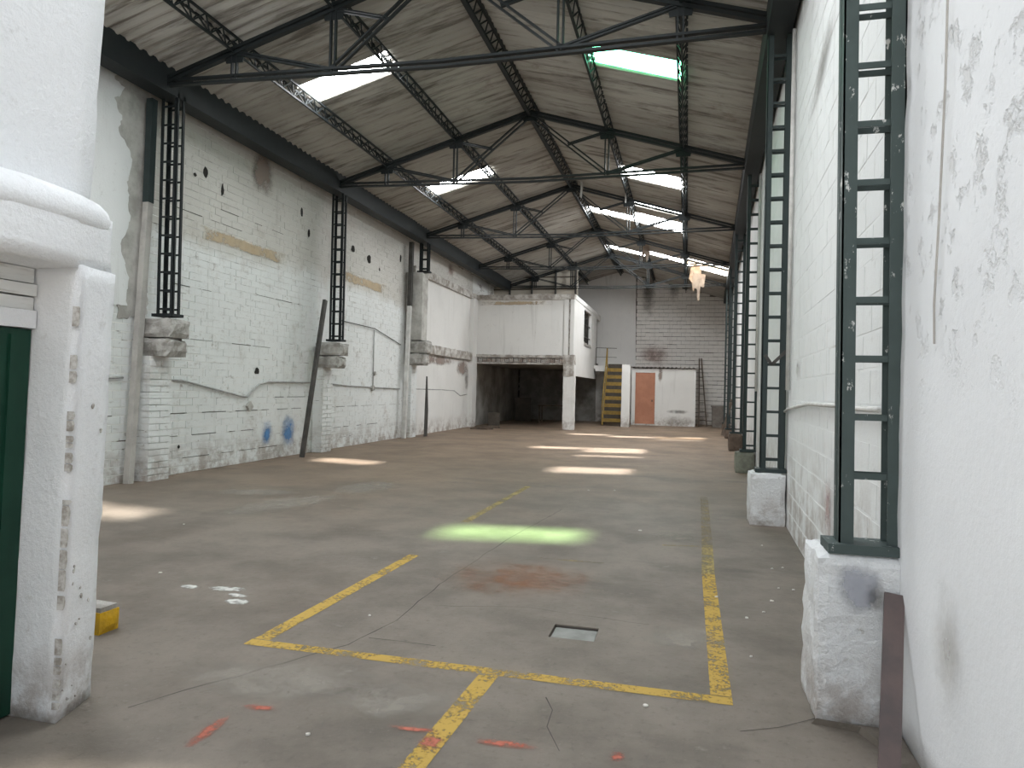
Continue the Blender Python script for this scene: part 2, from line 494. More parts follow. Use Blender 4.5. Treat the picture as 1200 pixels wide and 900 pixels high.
# ---- bricks: individual near pieces, the far remainder joined
def brickwork(parent, sgn, s0, s1, top, L, H, J, mat, rows_from=0.0, individuals=300, camera_s=0.0, jit=0.003, skip=None, depth=0.03, name='brick', off=0.0, proud=0.006, JV=0.0025):
    """running-bond facing on a wall whose local y runs along it; sgn = side the face looks to (local x)"""
    bricks = []
    k = 0
    z = rows_from
    while z + H * 0.6 < top(s0):
        st = s0 - (L + JV) * (0.5 if k % 2 else 0.0)
        while st < s1:
            a, c = max(st, s0), min(st + L, s1)
            if c - a > 0.05 and z + H < top((a + c) / 2) and not (skip and skip((a + c) / 2, z + H / 2)):
                bricks.append((a, c, z + J / 2, z + H - J / 2))
            st += L + JV
        z += H; k += 1
    full = [q for q in bricks if abs(q[1] - q[0] - L) < 1e-6]
    full.sort(key=lambda q: (q[0] - camera_s) ** 2 + (q[2] - 1.5) ** 2 * 0.3)
    chosen = set(full[:individuals])
    # one slightly chamfered brick shared by all pieces
    hw, hh, ch = L / 2, (H - J) / 2, 0.006
    pb = MB()
    o_ = [(0, -hw, -hh), (0, hw, -hh), (0, hw, hh), (0, -hw, hh)]
    i_ = [(sgn * depth, -hw + ch, -hh + ch), (sgn * depth, hw - ch, -hh + ch), (sgn * depth, hw - ch, hh - ch), (sgn * depth, -hw + ch, hh - ch)]
    pb.v = o_ + i_
    pb.f = [(4, 5, 6, 7), (0, 1, 5, 4), (1, 2, 6, 5), (2, 3, 7, 6), (3, 0, 4, 7), (3, 2, 1, 0)]
    if sgn < 0:
        pb.f = [tuple(reversed(q)) for q in pb.f]
    me = pb.mesh(name, mat)
    rest = MB()
    for q in bricks:
        d = rnd.uniform(-jit, jit)
        if q in chosen:
            o = link(name, me, parent, (off + sgn * (d - depth + proud), (q[0] + q[1]) / 2, (q[2] + q[3]) / 2))
            o.rotation_euler = (rnd.uniform(-0.008, 0.008), 0, rnd.uniform(-0.006, 0.006))
        else:
            xa, xb = sorted((off - sgn * 0.02, off + sgn * (proud + d)))
            t = rnd.uniform(-0.002, 0.002)
            rest.box(xa, xb, q[0], q[1], q[2] + t, q[3] + t)
    if rest.f:
        tag(rest.build(name, mat, parent), kind='stuff')

# ---- left wall
wl = struct(MB().box(-0.28, 0.0, 2.0, Y_BACK + 0.3, 0, 5.70).build('wall_left', 'mortar_l', None, loc=(-7.6, 0, 0), rotz=A_L),
            'long white painted brick side wall with peeling upper half')
brickwork(wl, 1, 2.7, 25.4, lambda s: 5.70, 0.30, 0.118, 0.007, 'wall_left', camera_s=8.2, individuals=300)
# ---- right wall
b = MB()
y0, y1 = -3.0, Y_BACK + 0.3
b.prism([(y0, 0), (y1, 0), (y1, 5.66), (2.7, 5.92), (2.7, 6.2), (y0, 6.2)], lambda s, z: (0.0, s, z), lambda s, z: (0.28, s, z))
wr = struct(b.build('wall_right', 'mortar_r', None, loc=(0.85, 0, 0), rotz=A_R), 'long white painted block side wall behind the green columns')
brickwork(wr, -1, 3.62, 33.2, lambda s: 5.92 - (s - 2.7) * 0.0085, 0.40, 0.20, 0.006, 'wall_right', camera_s=4.2, individuals=300, jit=0.0008, proud=0.0018, JV=0.002)
pl = MB().rough(-0.035, 0.0, -3.0, 3.75, 0.0, 6.2, step=0.11, amp=0.007, freq=5.0)
pl.build('plaster_coat', 'near_right', wr, smooth=True)

# ---- back wall
b = MB()
b.prism([(-8.3, 0), (2.1, 0), (2.1, roof_z(2.1)), (XR, ZR), (-8.3, roof_z(-8.3))], lambda x, z: (x, 0.0, z), lambda x, z: (x, 0.28, z))
wb_ = struct(b.build('wall_back', 'mortar_b', None, loc=(0, Y_BACK, 0)), 'far end wall, smooth plaster beside rough whitewashed blockwork')
MB().prism([(-5.4, 0), (-2.33, 0), (-2.45, 6.8), (-3.13, 7.05), (-5.4, 6.4)], lambda x, z: (x, -0.03, z), lambda x, z: (x, 0.0, z)).build('plaster_coat', 'back_smooth', wb_)
blk = link('block_facing', None, wb_, (0, 0, 0), math.pi / 2)      # local y runs along -x
blk.empty_display_size = 0.1
# blocks laid directly as children of the wall
def back_blocks():
    L, H, J = 0.40, 0.182, 0.020
    me = MB().box(-L / 2, L / 2, -0.045, 0.0, -(H - J) / 2, (H - J) / 2).mesh('block', 'back_block')
    k = 0; z = 0.0; n = 0
    rest = MB()
    while z < 7.0:
        x = -2.36 - (0.2 if k % 2 else 0.0)
        while x < 1.95:
            a, c = max(x, -2.38), min(x + L, 1.9)
            xm = (a + c) / 2
            if c - a > 0.06 and z + H < roof_z(xm) + 0.12:
                dy = rnd.uniform(-0.012, 0.012)
                if abs(c - a - L) < 1e-6 and n < 300 and (z > 2.0 or xm > 0.3):
                    o = link('block', me, wb_, (xm, dy, z + H / 2 + rnd.uniform(-0.006, 0.006))); n += 1
                    o.rotation_euler = (0, rnd.uniform(-0.012, 0.012), rnd.uniform(-0.01, 0.01))
                else:
                    rest.box(a, c, -0.045 + dy, 0.0, z + J / 2, z + H - J / 2)
            x += L + 0.006
        z += H; k += 1
    tag(rest.build('block', 'back_block', wb_), kind='stuff')
bpy.data.objects.remove(blk)
back_blocks()

# ---- front wall left of the entrance and the gable over it
b = MB()
b.prism([(-8.2, 0), (-2.95, 0), (-2.95, roof_z(XR)), (-8.2, roof_z(-8.2))], lambda x, z: (x, 2.42, z), lambda x, z: (x, 2.66, z))
b.prism([(-2.95, 4.7), (1.2, 4.7), (1.2, roof_z(1.2)), (XR + 0.18, ZR - 0.05)], lambda x, z: (x, 2.42, z), lambda x, z: (x, 2.66, z))
struct(b.build('wall_front', 'near_white'), 'front wall beside the entrance')

# ---- entrance side wall with green door: pier, lintel with plaster lip, upper wall
we = MB()
SK = (2.44, -0.30)
we.rough(-3.15, -2.545, 2.44, 2.70, 0.0, 1.93, step=0.06, amp=0.008, freq=7, lean=(0.033, 0.005), skew=SK)
wall_e = struct(we.build('wall_entrance', 'near_white', smooth=True), 'thick white plastered entrance wall with rounded lintel lip')
MB().rough(-3.15, -2.482, -1.2, 2.715, 1.918, 2.17, step=0.06, amp=0.009, freq=5, rnd_r=0.02, skew=SK).build('lintel', 'near_white', wall_e, smooth=True)
def rounded_lip():
    """hand-plastered lip: rounded profile swept along the wall and closed round its end"""
    prof = [(-3.1, 2.32), (-2.74, 2.315), (-2.68, 2.285), (-2.60, 2.262), (-2.535, 2.235), (-2.49, 2.195), (-2.474, 2.15), (-2.48, 2.115), (-2.50, 2.09), (-3.1, 2.07)]
    ys = [-1.2 + k * 0.07 for k in range(54)] + [2.60, 2.655, 2.69, 2.712, 2.722]
    mb = MB(); n = len(prof)
    for y in ys:
        e = max(0.0, y - 2.60) / 0.122
        shr = 1 - math.sqrt(max(0.0, 1 - e * e)) if e > 0 else 0.0
        for (x, z) in prof:
            p = Vector((x, y, z))
            nv = noise.noise_vector(p * 5.0) * 0.010 + noise.noise_vector(p * 13.0) * 0.004
            x2 = x - 0.06 * shr - 0.30 * max(0.0, y - 2.44) * (1 if x > -3 else 0)
            z2 = z + (2.19 - z) * 0.35 * shr
            mb.v.append((x2 + nv.x, y, z2 + nv.z))
    for a in range(len(ys) - 1):
        for k in range(n - 1):
            mb.f.append((a * n + k, a * n + k + 1, (a + 1) * n + k + 1, (a + 1) * n + k))
    mb.f.append(tuple((len(ys) - 1) * n + k for k in range(n)))
    mb.f.append(tuple(reversed(range(n))))
    return mb
rounded_lip().build('plaster_lip', 'near_white', wall_e, smooth=True)
MB().rough(-3.15, -2.70, -1.2, 2.70, 2.20, 6.2, step=0.11, amp=0.009, freq=4, lean=(0.05, 0.0)).build('upper_wall', 'near_white', wall_e, smooth=True)
MB().rough(-3.15, -2.56, -3.0, 1.10, 0.0, 1.95, step=0.12, amp=0.008).build('pier', 'near_white', wall_e, smooth=True)
MB().box(-3.15, -2.90, 1.1, 2.44, 0, 1.95).build('recess_back', 'near_white', wall_e)
M['plaster_chip'] = simple('bared_plaster', (0.60, 0.58, 0.56), (0.30, 0.27, 0.24), 26.0)
def face_x(y, z): return -2.545 + 0.033 * z - 0.30 * (y - 2.44)
zz = 0.06
while zz < 1.70:
    hgt = rnd.uniform(0.012, 0.09); wd = rnd.uniform(0.003, 0.010) * (2.0 if 0.75 < zz < 1.15 else 1.0)
    pol = [(2.437, zz)] + [(2.442 + wd * math.sin(math.pi * (k + 0.5) / 6) * rnd.uniform(0.55, 1.2), zz + hgt * (k + 0.5) / 6) for k in range(6)] + [(2.437, zz + hgt)]
    MB().prism(pol, lambda y, z: (face_x(y, z) - 0.02, y - 0.004, z), lambda y, z: (face_x(y, z) + 0.0085, y, z)).build('plaster_chip', 'plaster_chip', wall_e)
    zz += hgt + rnd.choice([0.004, 0.01, 0.02, 0.12])
for i in range(16):
    cy_, cz_ = rnd.uniform(2.47, 2.69), rnd.choice([rnd.uniform(0.05, 0.9), rnd.uniform(0.05, 1.9)])
    rr = rnd.uniform(0.003, 0.009)
    pol = [(cy_ + math.cos(a) * rr * rnd.uniform(0.5, 1.2), cz_ + math.sin(a) * rr * rnd.uniform(0.6, 1.8)) for a in [k * math.pi / 3.5 for k in range(7)]]
    MB().prism(pol, lambda y, z: (face_x(y, z) - 0.01, y, z), lambda y, z: (face_x(y, z) + 0.0075, y, z)).build('plaster_chip', 'plaster_chip', wall_e)
d1 = struct(link('door_1', None, None, (-2.785, 1.12, 0)), 'dark green steel door deep in the entrance wall')
def leaned(name, mat, xa, xb, ya, yb, za, zb):
    l = 0.035
    return MB().hexa([(xa + l * za, ya, za), (xb + l * za, ya, za), (xb + l * za, yb, za), (xa + l * za, yb, za), (xa + l * zb, ya, zb), (xb + l * zb, ya, zb), (xb + l * zb, yb, zb), (xa + l * zb, yb, zb)]).build(name, mat, d1)
leaned('door_leaf', 'door_green', -0.04, 0.0, 0.0, 1.32, 0.01, 1.655)
for yy in (0.06, 0.62, 1.22):
    leaned('door_rib', 'door_green', 0.0, 0.012, yy, yy + 0.04, 0.05, 1.63)
leaned('frame_head', 'near_white', -0.04, 0.025, 0.0, 1.32, 1.66, 1.735)
for i, (za, zb, xx) in enumerate(((1.738, 1.79, 0.005), (1.797, 1.845, 0.02), (1.852, 1.915, 0.0))):
    leaned('board', 'wood_frame', -0.05, xx, 0.0, 1.32, za, zb)

# ------------------------------------------------------------------ roof: corrugated sheets row by row
ceiling = struct(link('ceiling', None), 'corrugated fibre cement roof on both slopes')
PITCH_Y = 0.72
def sheet_mesh(xa, xb, name, mat, width=PITCH_Y + 0.09, waves=4.5, amp=0.026, th=0.009, cut=None):
    """one sheet from upper edge xa to lower edge xb, lying in the roof plane, width along y"""
    mb = MB()
    n = 30 if cut is None else 24
    ov = 0.10 if xb > xa else -0.10
    ends = ((xa, roof_z(xa) + 0.0), (xb + ov, roof_z(xb) - S * abs(ov) + 0.0))
    for side in (1, -1):
        for e, (x, z) in enumerate(ends):
            for i in range(n + 1):
                t = i / n
                yy = (t - 0.5) * width
                h = amp * math.cos(2 * math.pi * waves * t)
                cutx = 0.0
                if cut and e == 1:
                    cutx = cut[min(int(t * len(cut)), len(cut) - 1)]
                xx = x + (ends[0][0] - x) * cutx
                zz = z + (ends[0][1] - z) * cutx
                lift = 0.016 if e == 1 else -0.004
                mb.v.append((xx, yy, zz + h + lift + side * th / 2))
    N = n + 1
    for i in range(n):
        q = (i, i + 1, N + i + 1, N + i)
        w = tuple(2 * N + k for k in q)
        if xb > xa:
            mb.f.append(tuple(reversed(q))); mb.f.append(w)
        else:
            mb.f.append(q); mb.f.append(tuple(reversed(w)))
        mb.f.append((i, 2 * N + i, 2 * N + i + 1, i + 1))
        mb.f.append((N + i, N + i + 1, 3 * N + i + 1, 3 * N + i))
    mb.f.append((0, N, 3 * N, 2 * N)); mb.f.append((n, 2 * N + n, 3 * N + n, N + n))
    return mb.mesh(name, mat)

def flat_pane(xa, xb, name, mat, width=PITCH_Y):
    mb = MB()
    n = 12
    rows = []
    for x in (xa, xb):
        for i in range(n + 1):
            t = i / n
            mb.v.append((x, (t - 0.5) * width, roof_z(x) + 0.02 * math.cos(2 * math.pi * 4 * t)))
    for i in range(n):
        mb.f.append((i, i + 1, n + 1 + i + 1, n + 1 + i))
    return mb.mesh(name, mat)

rowsL = [(-3.07, -4.66), (-4.66, -6.15), (-6.15, -8.05)]
rowsR = [(-3.19, -1.60), (-1.60, -0.17), (-0.17, 2.02)]
OFF_L, OFF_R = 10.04, 10.40
def k_of(off, y): return int(round((y - off) / PITCH_Y))
sky_L = {(1, k_of(OFF_L, 10.04)): 'pane', (1, k_of(OFF_L, 15.80)): 'pane', (1, k_of(OFF_L, 4.28)): 'pane', (1, k_of(OFF_L, 5.0)): 'pane'}  # last two panes are out of view, added to light the hall
sky_R = {(1, k_of(OFF_R, 10.40)): 'pane_green', (1, k_of(OFF_R, 16.16)): 'pane', (1, k_of(OFF_R, 16.88)): 'half',
         (0, k_of(OFF_R, 21.20)): 'pane', (1, k_of(OFF_R, 20.48)): 'pane', (1, k_of(OFF_R, 21.20)): 'pane', (1, k_of(OFF_R, 19.04)): 'half2',
         (0, k_of(OFF_R, 26.96)): 'pane', (2, k_of(OFF_R, 25.52)): 'half', (2, k_of(OFF_R, 26.24)): 'pane_dirty', (2, k_of(OFF_R, 26.96)): 'half',
         (1, k_of(OFF_R, 26.24)): 'pane', (1, k_of(OFF_R, 4.64)): 'pane', (1, k_of(OFF_R, 5.36)): 'pane'}  # final pair near the entrance is unseen, added for extra interior light
for rows, off, skies, sl in ((rowsL, OFF_L, sky_L, 'L'), (rowsR, OFF_R, sky_R, 'R')):
    for r, (xa, xb) in enumerate(rows):
        full = sheet_mesh(xa, xb, 'roof_sheet', 'roof')
        broken = sheet_mesh(xa, xb, 'roof_sheet', 'roof', cut=[0.55, 0.35, 0.62, 0.8, 0.5, 0.72, 0.45, 0.66])
        for k in range(-11, 33):
            yc = off + (k + 0.5) * PITCH_Y
            if yc < 2.35 or yc > 34.0:
                continue
            st = skies.get((r, k))
            if st in ('pane', 'pane_green', 'pane_dirty'):
                o = link('skylight_sheet', flat_pane(xa, xb, 'skylight_sheet', st), ceiling, (0, yc, 0))
                o['label'] = {'pane': 'backlit translucent skylight sheet', 'pane_green': 'glowing green translucent skylight sheet', 'pane_dirty': 'stained brownish skylight sheet'}[st]  # the plain pane label also covers the added out-of-view panes
            elif st in ('half', 'half2'):
                # sheet slipped sideways: a narrow strip of daylight beside it
                o = link('skylight_sheet', flat_pane(xa, xb, 'skylight_sheet', 'pane', 0.26), ceiling, (0, yc - 0.22 if st == 'half' else yc + 0.20, 0))
                o['label'] = 'narrow backlit translucent strip'
                wdt = PITCH_Y - 0.22
                me = sheet_mesh(xa, xb, 'roof_sheet', 'roof', width=wdt, waves=3)
                link('roof_sheet', me, ceiling, (0, yc + 0.14 if st == 'half' else yc - 0.17, 0))
            else:
                o = link('roof_sheet', broken if st == 'broken' else full, ceiling, (0, yc, rnd.uniform(-0.013, 0.013)))
                o.rotation_euler = (0, 0, rnd.uniform(-0.006, 0.006))
rc = MB()
rc.prism([(-0.32, -0.07), (0, 0.025), (0.32, -0.07), (0.32, -0.055), (0, 0.05), (-0.32, -0.055)], lambda x, z: (XR + x, 2.3, ZR + 0.04 + z), lambda x, z: (XR + x, 34.0, ZR + 0.04 + z))
rc.build('ridge_cap', 'roof', ceiling)

# ------------------------------------------------------------------ roof steel
def truss(y, label, mat='steel'):
    t = thing('roof_truss', label, 'roof truss', (XR, y, 5.6), 0.0, 'steel roof trusses')
    def P(x, z): return (x - XR, 0, z - 5.6)
    def dbl(name, a, c, w=0.06, h=0.03, gap=0.035):
        mb = MB()
        d = (Vector(c) - Vector(a)).normalized()
        nrm = Vector((-d.z, 0, d.x))
        for s_ in (-1, 1):
            mb.bar(a, c, w, h, (0, 1, 0), tuple(nrm * s_ * gap))
        mb.build(name, mat, t)
    zc = lambda x: 6.9 - S * abs(x - XR)
    xl, xr = -7.36, right_x(y) - 0.10
    dbl('top_chord', P(xl, zc(xl)), P(XR, 6.9), 0.08, 0.042, 0.034)
    dbl('top_chord', P(XR, 6.9), P(xr, zc(xr)), 0.08, 0.042, 0.034)
    tz = 5.60
    dbl('tie_beam', P(xl, tz + 0.06), P(XR, tz - 0.03), 0.07, 0.032, 0.034)
    dbl('tie_beam', P(XR, tz - 0.03), P(xr, tz + 0.03), 0.07, 0.032, 0.034)
    for x in (-6.15, -4.66, -1.60, -0.17):
        dbl('post', P(x, tz), P(x, zc(x)), 0.05, 0.024, 0.034)
    for x1, x2 in ((-6.15, -4.66), (-0.17, -1.60)):
        dbl('diagonal', P(x1, zc(x1) - 0.02), P(x2, tz + 0.02), 0.05, 0.024, 0.018)
    for x2 in (-4.66, -1.60):
        dbl('diagonal', P(XR, 6.86), P(x2, tz + 0.02), 0.05, 0.024, 0.036)
        xm = (XR + x2) / 2; zm = (6.86 + tz) / 2
        dbl('brace', P(x2, zc(x2) - 0.02), P(xm, zm), 0.045, 0.02, 0.016)
    for x in (-6.15, -4.66, XR, -1.60, -0.17):
        zz = zc(x)
        MB().prism([(-0.13, -0.16), (0.13, -0.16), (0.16, 0.0), (0.0, 0.05), (-0.16, 0.0)], lambda u, v: (x - XR + u, -0.008, zz - 5.6 + v), lambda u, v: (x - XR + u, 0.008, zz - 5.6 + v)).build('gusset_plate', mat, t)
    return t
truss_labels = ['dark steel roof truss over the entrance column with the rusty bar',
                'dark steel roof truss just before the green skylight',
                'dark steel roof truss between the green skylight and the pair of white skylights beyond it',
                'dark steel roof truss with torn plastic hanging near its ridge',
                'dark steel roof truss in front of the mezzanine box, beneath the large cluster of skylights',
                'dark steel roof truss set in the beige panel wall above the mezzanine']
for y, lb in zip(TRUSS_Y, truss_labels):
    truss(y, lb)

def lattice_purlin(x, label, drop=0.045, w=0.13, d=0.17, step=0.34, r=0.016, ch=0.028, y0=2.7, y1=33.3, extra=0.0):
    zt = roof_z(x) - drop
    t = thing('roof_purlin', label, 'purlin', (x, y0, zt - d), 0.0, 'lattice roof purlins')
    n = int((y1 - y0) / step)
    for sx in (-w / 2, w / 2):
        MB().bar((sx, 0, d), (sx, y1 - y0, d), ch, ch, (1, 0, 0)).build('chord', 'steel', t)
    MB().bar((0, 0, -extra), (0, y1 - y0, -extra), ch, ch, (1, 0, 0)).build('chord', 'steel', t)
    for sx in (-w / 2, w / 2):
        mb = MB()
        for i in range(n):
            ya = i * step
            mb.bar((sx, ya, d), (0, ya + step / 2, -extra), r, r, (1, 0, 0))
            mb.bar((0, ya + step / 2, -extra), (sx, ya + step, d), r, r, (1, 0, 0))
        mb.build('lacing', 'steel', t)
    return t
lattice_purlin(-6.15, 'zigzag lattice purlin along the lower edge of the plain white skylights')
lattice_purlin(-4.66, 'zigzag lattice purlin along the upper edge of the plain white skylights')
lattice_purlin(XR, 'heavy lattice purlin running under the roof ridge', w=0.22, d=0.12, ch=0.05, step=0.3, extra=0.03, r=0.02, drop=0.10)
lattice_purlin(-1.60, 'zigzag lattice purlin along the upper edge of the green skylight')
lattice_purlin(-0.17, 'zigzag lattice purlin along the lower edge of the green skylight')

def eave_beam(side, label):
    if side == 'L':
        t = thing('eave_beam', label, 'beam', (-7.35, 2.7, 5.55), 0.0)
        x0, x1, ln = -0.14, 0.15, 30.4
        zt = 0.33
    else:
        t = thing('eave_beam', label, 'beam', (right_x(2.7) - 0.16, 2.7, 5.50), A_R)
        x0, x1, ln = -0.14, 0.12, 30.4
        zt = 0.35
    for z in (0.0, zt):
        MB().box(x0, x1, 0, ln, z - 0.025, z + 0.025).build('flange', 'steel', t)
    xi = x1 - 0.02 if side == 'L' else x0
    MB().box(xi, xi + 0.02, 0, ln, 0.025, zt - 0.025).build('web', 'steel', t)
    mb = MB()
    for i in range(30):
        y = i * 1.02
        mb.box(x0 + 0.03, x1 - 0.03, y, y + 0.04, 0.025, zt - 0.025)
    mb.build('stiffener', 'steel', t)
eave_beam('L', 'black steel eave beam above the brick wall with the round stain')
eave_beam('R', 'black steel eave beam above the row of ladder-like green columns')

# ------------------------------------------------------------------ lattice columns
def column(x, y, z0, z1, rotz, label, mat, w=0.26, dp=0.115, lean=0.0, rung=0.266, fl=0.062, plate=True, first=0.10):
    """four angle irons tied by flat battens front and back; x,y = corner nearest the hall middle line"""
    t = thing('lattice_column', label, 'column', (x, y, z0), rotz, 'lattice steel columns')
    H = z1 - z0
    th = 0.008
    for (cx, sx) in ((0, 1), (w, -1)):
        for (cy, sy) in ((0, 1), (dp, -1)):
            mb = MB()
            for (ax, bx, ay, by) in ((cx, cx + sx * fl, cy, cy + sy * th), (cx, cx + sx * th, cy, cy + sy * fl * 0.8)):
                xa, xb = sorted((ax, bx)); ya, yb = sorted((ay, by))
                L = lean * H
                mb.hexa([(xa, ya, 0), (xb, ya, 0), (xb, yb, 0), (xa, yb, 0), (xa + L, ya, H), (xb + L, ya, H), (xb + L, yb, H), (xa + L, yb, H)])
            mb.build('angle_post', mat, t)
    me = MB().box(0.01, w - 0.01, -0.004, 0.004, -0.014, 0.014).mesh('batten', mat)
    z = first
    while z < H - 0.05:
        for cy in (0.013, dp - 0.013):
            link('batten', me, t, (lean * z, cy, z))
        z += rung
    if plate:
        MB().box(-0.05, w + 0.03, -0.04, dp + 0.04, -0.012, 0.03).build('base_plate', mat, t)
    return t
def right_col(y, xin, zb, label, mat, **kw):
    return column(xin, y, zb, 5.48, 0.0, label, mat, **kw)
right_col(3.45, 0.672, 0.762, 'near dark green ladder-like column above the rusty steel bar', 'green_steel', lean=-0.008, first=0.33, rung=0.264)
right_col(8.36, 0.80, 0.592, 'dark green ladder-like column standing on the small square white pedestal', 'green_steel_far', first=0.13)
c2 = [q for q in bpy.data.objects if q.get('label', '').startswith('dark green ladder-like column standing on the small')][0]
MB().bar((0.03, -0.008, 1.30), (0.10, -0.008, 1.19), 0.01, 0.035, (0, 1, 0)).build('brace', 'pole_dark', c2)
MB().bar((0.10, -0.008, 1.19), (0.25, -0.008, 1.34), 0.01, 0.035, (0, 1, 0)).build('brace', 'pole_dark', c2)
right_col(13.65, 1.0, 0.40, 'dark green ladder-like column standing on the mossy grey pedestal', 'green_steel_far')
right_col(18.75, 1.10, 0.45, 'dark ladder-like column standing on the dark brown pedestal', 'green_steel_far')
right_col(23.85, 1.24, 0.30, 'dark ladder-like column next beyond the brown pedestal', 'green_steel_far')
right_col(28.4, 1.36, 0.30, 'dark ladder-like column closest to the grey bin', 'green_steel_far')
def left_col(y, zb, label, **kw):
    return column(-7.47, y, zb, 5.60, 0.0, label, 'steel', w=0.27, dp=0.16, plate=True, fl=0.05, **kw)
left_col(8.68, 2.385, 'dark lattice column behind the grey downpipe on the brick wall')
left_col(13.75, 2.385, 'dark lattice column above the leaning dark pole')
left_col(18.85, 4.70, 'dark lattice column stub on top of the tall pier beside the mezzanine')

# ------------------------------------------------------------------ pedestals and piers
def block(name, label, cat, mat, *a, group=None, **kw):
    x0, x1, y0_, y1_, z0, z1 = a
    o = MB().rough(-(x1 - x0) / 2, (x1 - x0) / 2, -(y1_ - y0_) / 2, (y1_ - y0_) / 2, 0, z1 - z0, **kw).build(name, mat, None, smooth=False, loc=((x0 + x1) / 2, (y0_ + y1_) / 2, z0))
    return tag(o, label, cat, group)
g_ = 'concrete column pedestals'
block('pedestal', 'tall chipped white pedestal behind the rusty steel bar', 'pedestal', 'pedestal', 0.575, 0.945, 3.39, 3.80, 0, 0.748, step=0.045, amp=0.012, freq=7, rnd_r=0.02, group=g_)
block('pedestal', 'small square white pedestal with dirty foot', 'pedestal', 'pedestal', 0.69, 1.075, 8.27, 8.68, 0, 0.578, step=0.06, amp=0.008, freq=6, rnd_r=0.02, group=g_)
block('pedestal', 'low mossy grey pedestal', 'pedestal', 'pedestal_green', 0.87, 1.22, 13.58, 13.95, 0, 0.386, step=0.07, amp=0.01, rnd_r=0.02, group=g_)
block('pedestal', 'low dark brown oily pedestal', 'pedestal', 'pedestal_brown', 1.03, 1.365, 18.66, 19.05, 0, 0.436, step=0.07, amp=0.008, rnd_r=0.02, group=g_)
block('pedestal', 'low dark pedestal next beyond the brown one', 'pedestal', 'pedestal_brown', 1.18, 1.505, 23.78, 24.15, 0, 0.286, step=0.07, amp=0.008, rnd_r=0.02, group=g_)
block('pedestal', 'low dark pedestal closest to the grey bin', 'pedestal', 'pedestal_brown', 1.30, 1.63, 28.33, 28.7, 0, 0.286, step=0.07, amp=0.008, rnd_r=0.02, group=g_)
# spread concrete footing poured round the near pedestal
mb = MB()
out = [(0.56, 3.375), (0.66, 3.36), (0.745, 3.34), (0.80, 3.20), (0.765, 3.02), (0.80, 2.70), (0.90, 2.70), (0.90, 3.355), (0.70, 3.36)]
mb.prism(out, lambda x, y: (x, y, 0.0), lambda x, y: (x + (0.9 - x) * 0.06, y + (3.2 - y) * 0.03, 0.028))
tag(mb.build('footing', 'floor'), 'low concrete footing spread in front of the tall chipped pedestal', 'footing')

def brick_pier(y, ztop, zcap, label, caplab, wx=0.24, wy=0.42):
    xw = left_x(y)
    t = thing('brick_pier', label, 'pier', (xw, y, 0), 0.0, 'brick piers on the side wall')
    MB().box(0.014, wx - 0.02, 0.01, wy - 0.01, 0, zcap).build('core', 'mortar_l', t)
    H, J = 0.092, 0.010
    k = 0; z = 0.0
    half = (wy - J) / 2
    meA = MB().box(0.014, wx, 0, wy, 0, H - J).mesh('brick', 'wall_left')
    meB = MB().box(0.014, wx, 0, half, 0, H - J).mesh('brick', 'wall_left')
    while z + H <= zcap + 0.001:
        if k % 2:
            link('brick', meA, t, (rnd.uniform(0, 0.012), rnd.uniform(-0.006, 0.006), z))
        else:
            link('brick', meB, t, (rnd.uniform(0, 0.012), rnd.uniform(-0.006, 0.006), z))
            link('brick', meB, t, (rnd.uniform(0, 0.012), half + J + rnd.uniform(-0.004, 0.006), z))
        z += H; k += 1
    xo = -7.13 - xw
    cap = MB().rough(0.03, xo, 0.0, wy + 0.02, (zcap + ztop) / 2, ztop, step=0.06, amp=0.034, freq=5, rnd_r=0.04, seed=y).build('cement_cap', 'cement', t)
    cap['label'] = caplab
    cap = MB().rough(0.03, xo - 0.05, 0.0, wy + 0.02, zcap, (zcap + ztop) / 2 - 0.01, step=0.06, amp=0.036, freq=5, rnd_r=0.05, seed=y + 3).build('cement_cap', 'cement', t)
    cap['label'] = caplab
    return t
brick_pier(8.58, 2.345, 1.80, 'white brick pier behind the grey downpipe, rough cement top', 'rough grey cement cap')
brick_pier(13.62, 2.345, 1.80, 'white brick pier beside the leaning dark pole, rough cement top', 'rough grey cement cap')
tall = brick_pier(18.72, 2.75, 2.05, 'tall brick and cement pier at the start of the mezzanine wall', 'grey cement collar')
MB().rough(0.03, 0.52, 0.0, 0.42, 2.76, 4.67, step=0.10, amp=0.014, freq=6).build('cement_shaft', 'cement_light', tall)

# ------------------------------------------------------------------ mezzanine
mz = thing('mezzanine', 'white mezzanine box on a post over a dark bay in the far corner', 'mezzanine', (-7.9, 25.5, 0))
def mbx(name, mat, x0, x1, y0, y1, z0, z1, parent=mz, **kw):
    if kw:
        return MB().rough(x0 + 7.9, x1 + 7.9, y0 - 25.5, y1 - 25.5, z0, z1, **kw).build(name, mat, parent)
    return MB().box(x0 + 7.9, x1 + 7.9, y0 - 25.5, y1 - 25.5, z0, z1).build(name, mat, parent)
mbx('front_panel', 'mez', -7.88, -4.38, 25.52, 25.66, 2.70, 4.74)
sl_ = mbx('floor_slab', 'soot_gap_shade', -7.88, -4.12, 25.60, 33.35, 2.36, 2.70)  # slab coloured dark: painted shade for the gaps between hollow bricks
mbx('slab_edge', 'rubble', -7.88, -4.3, 25.46, 25.62, 2.36, 2.42, step=0.1, amp=0.012, freq=5)
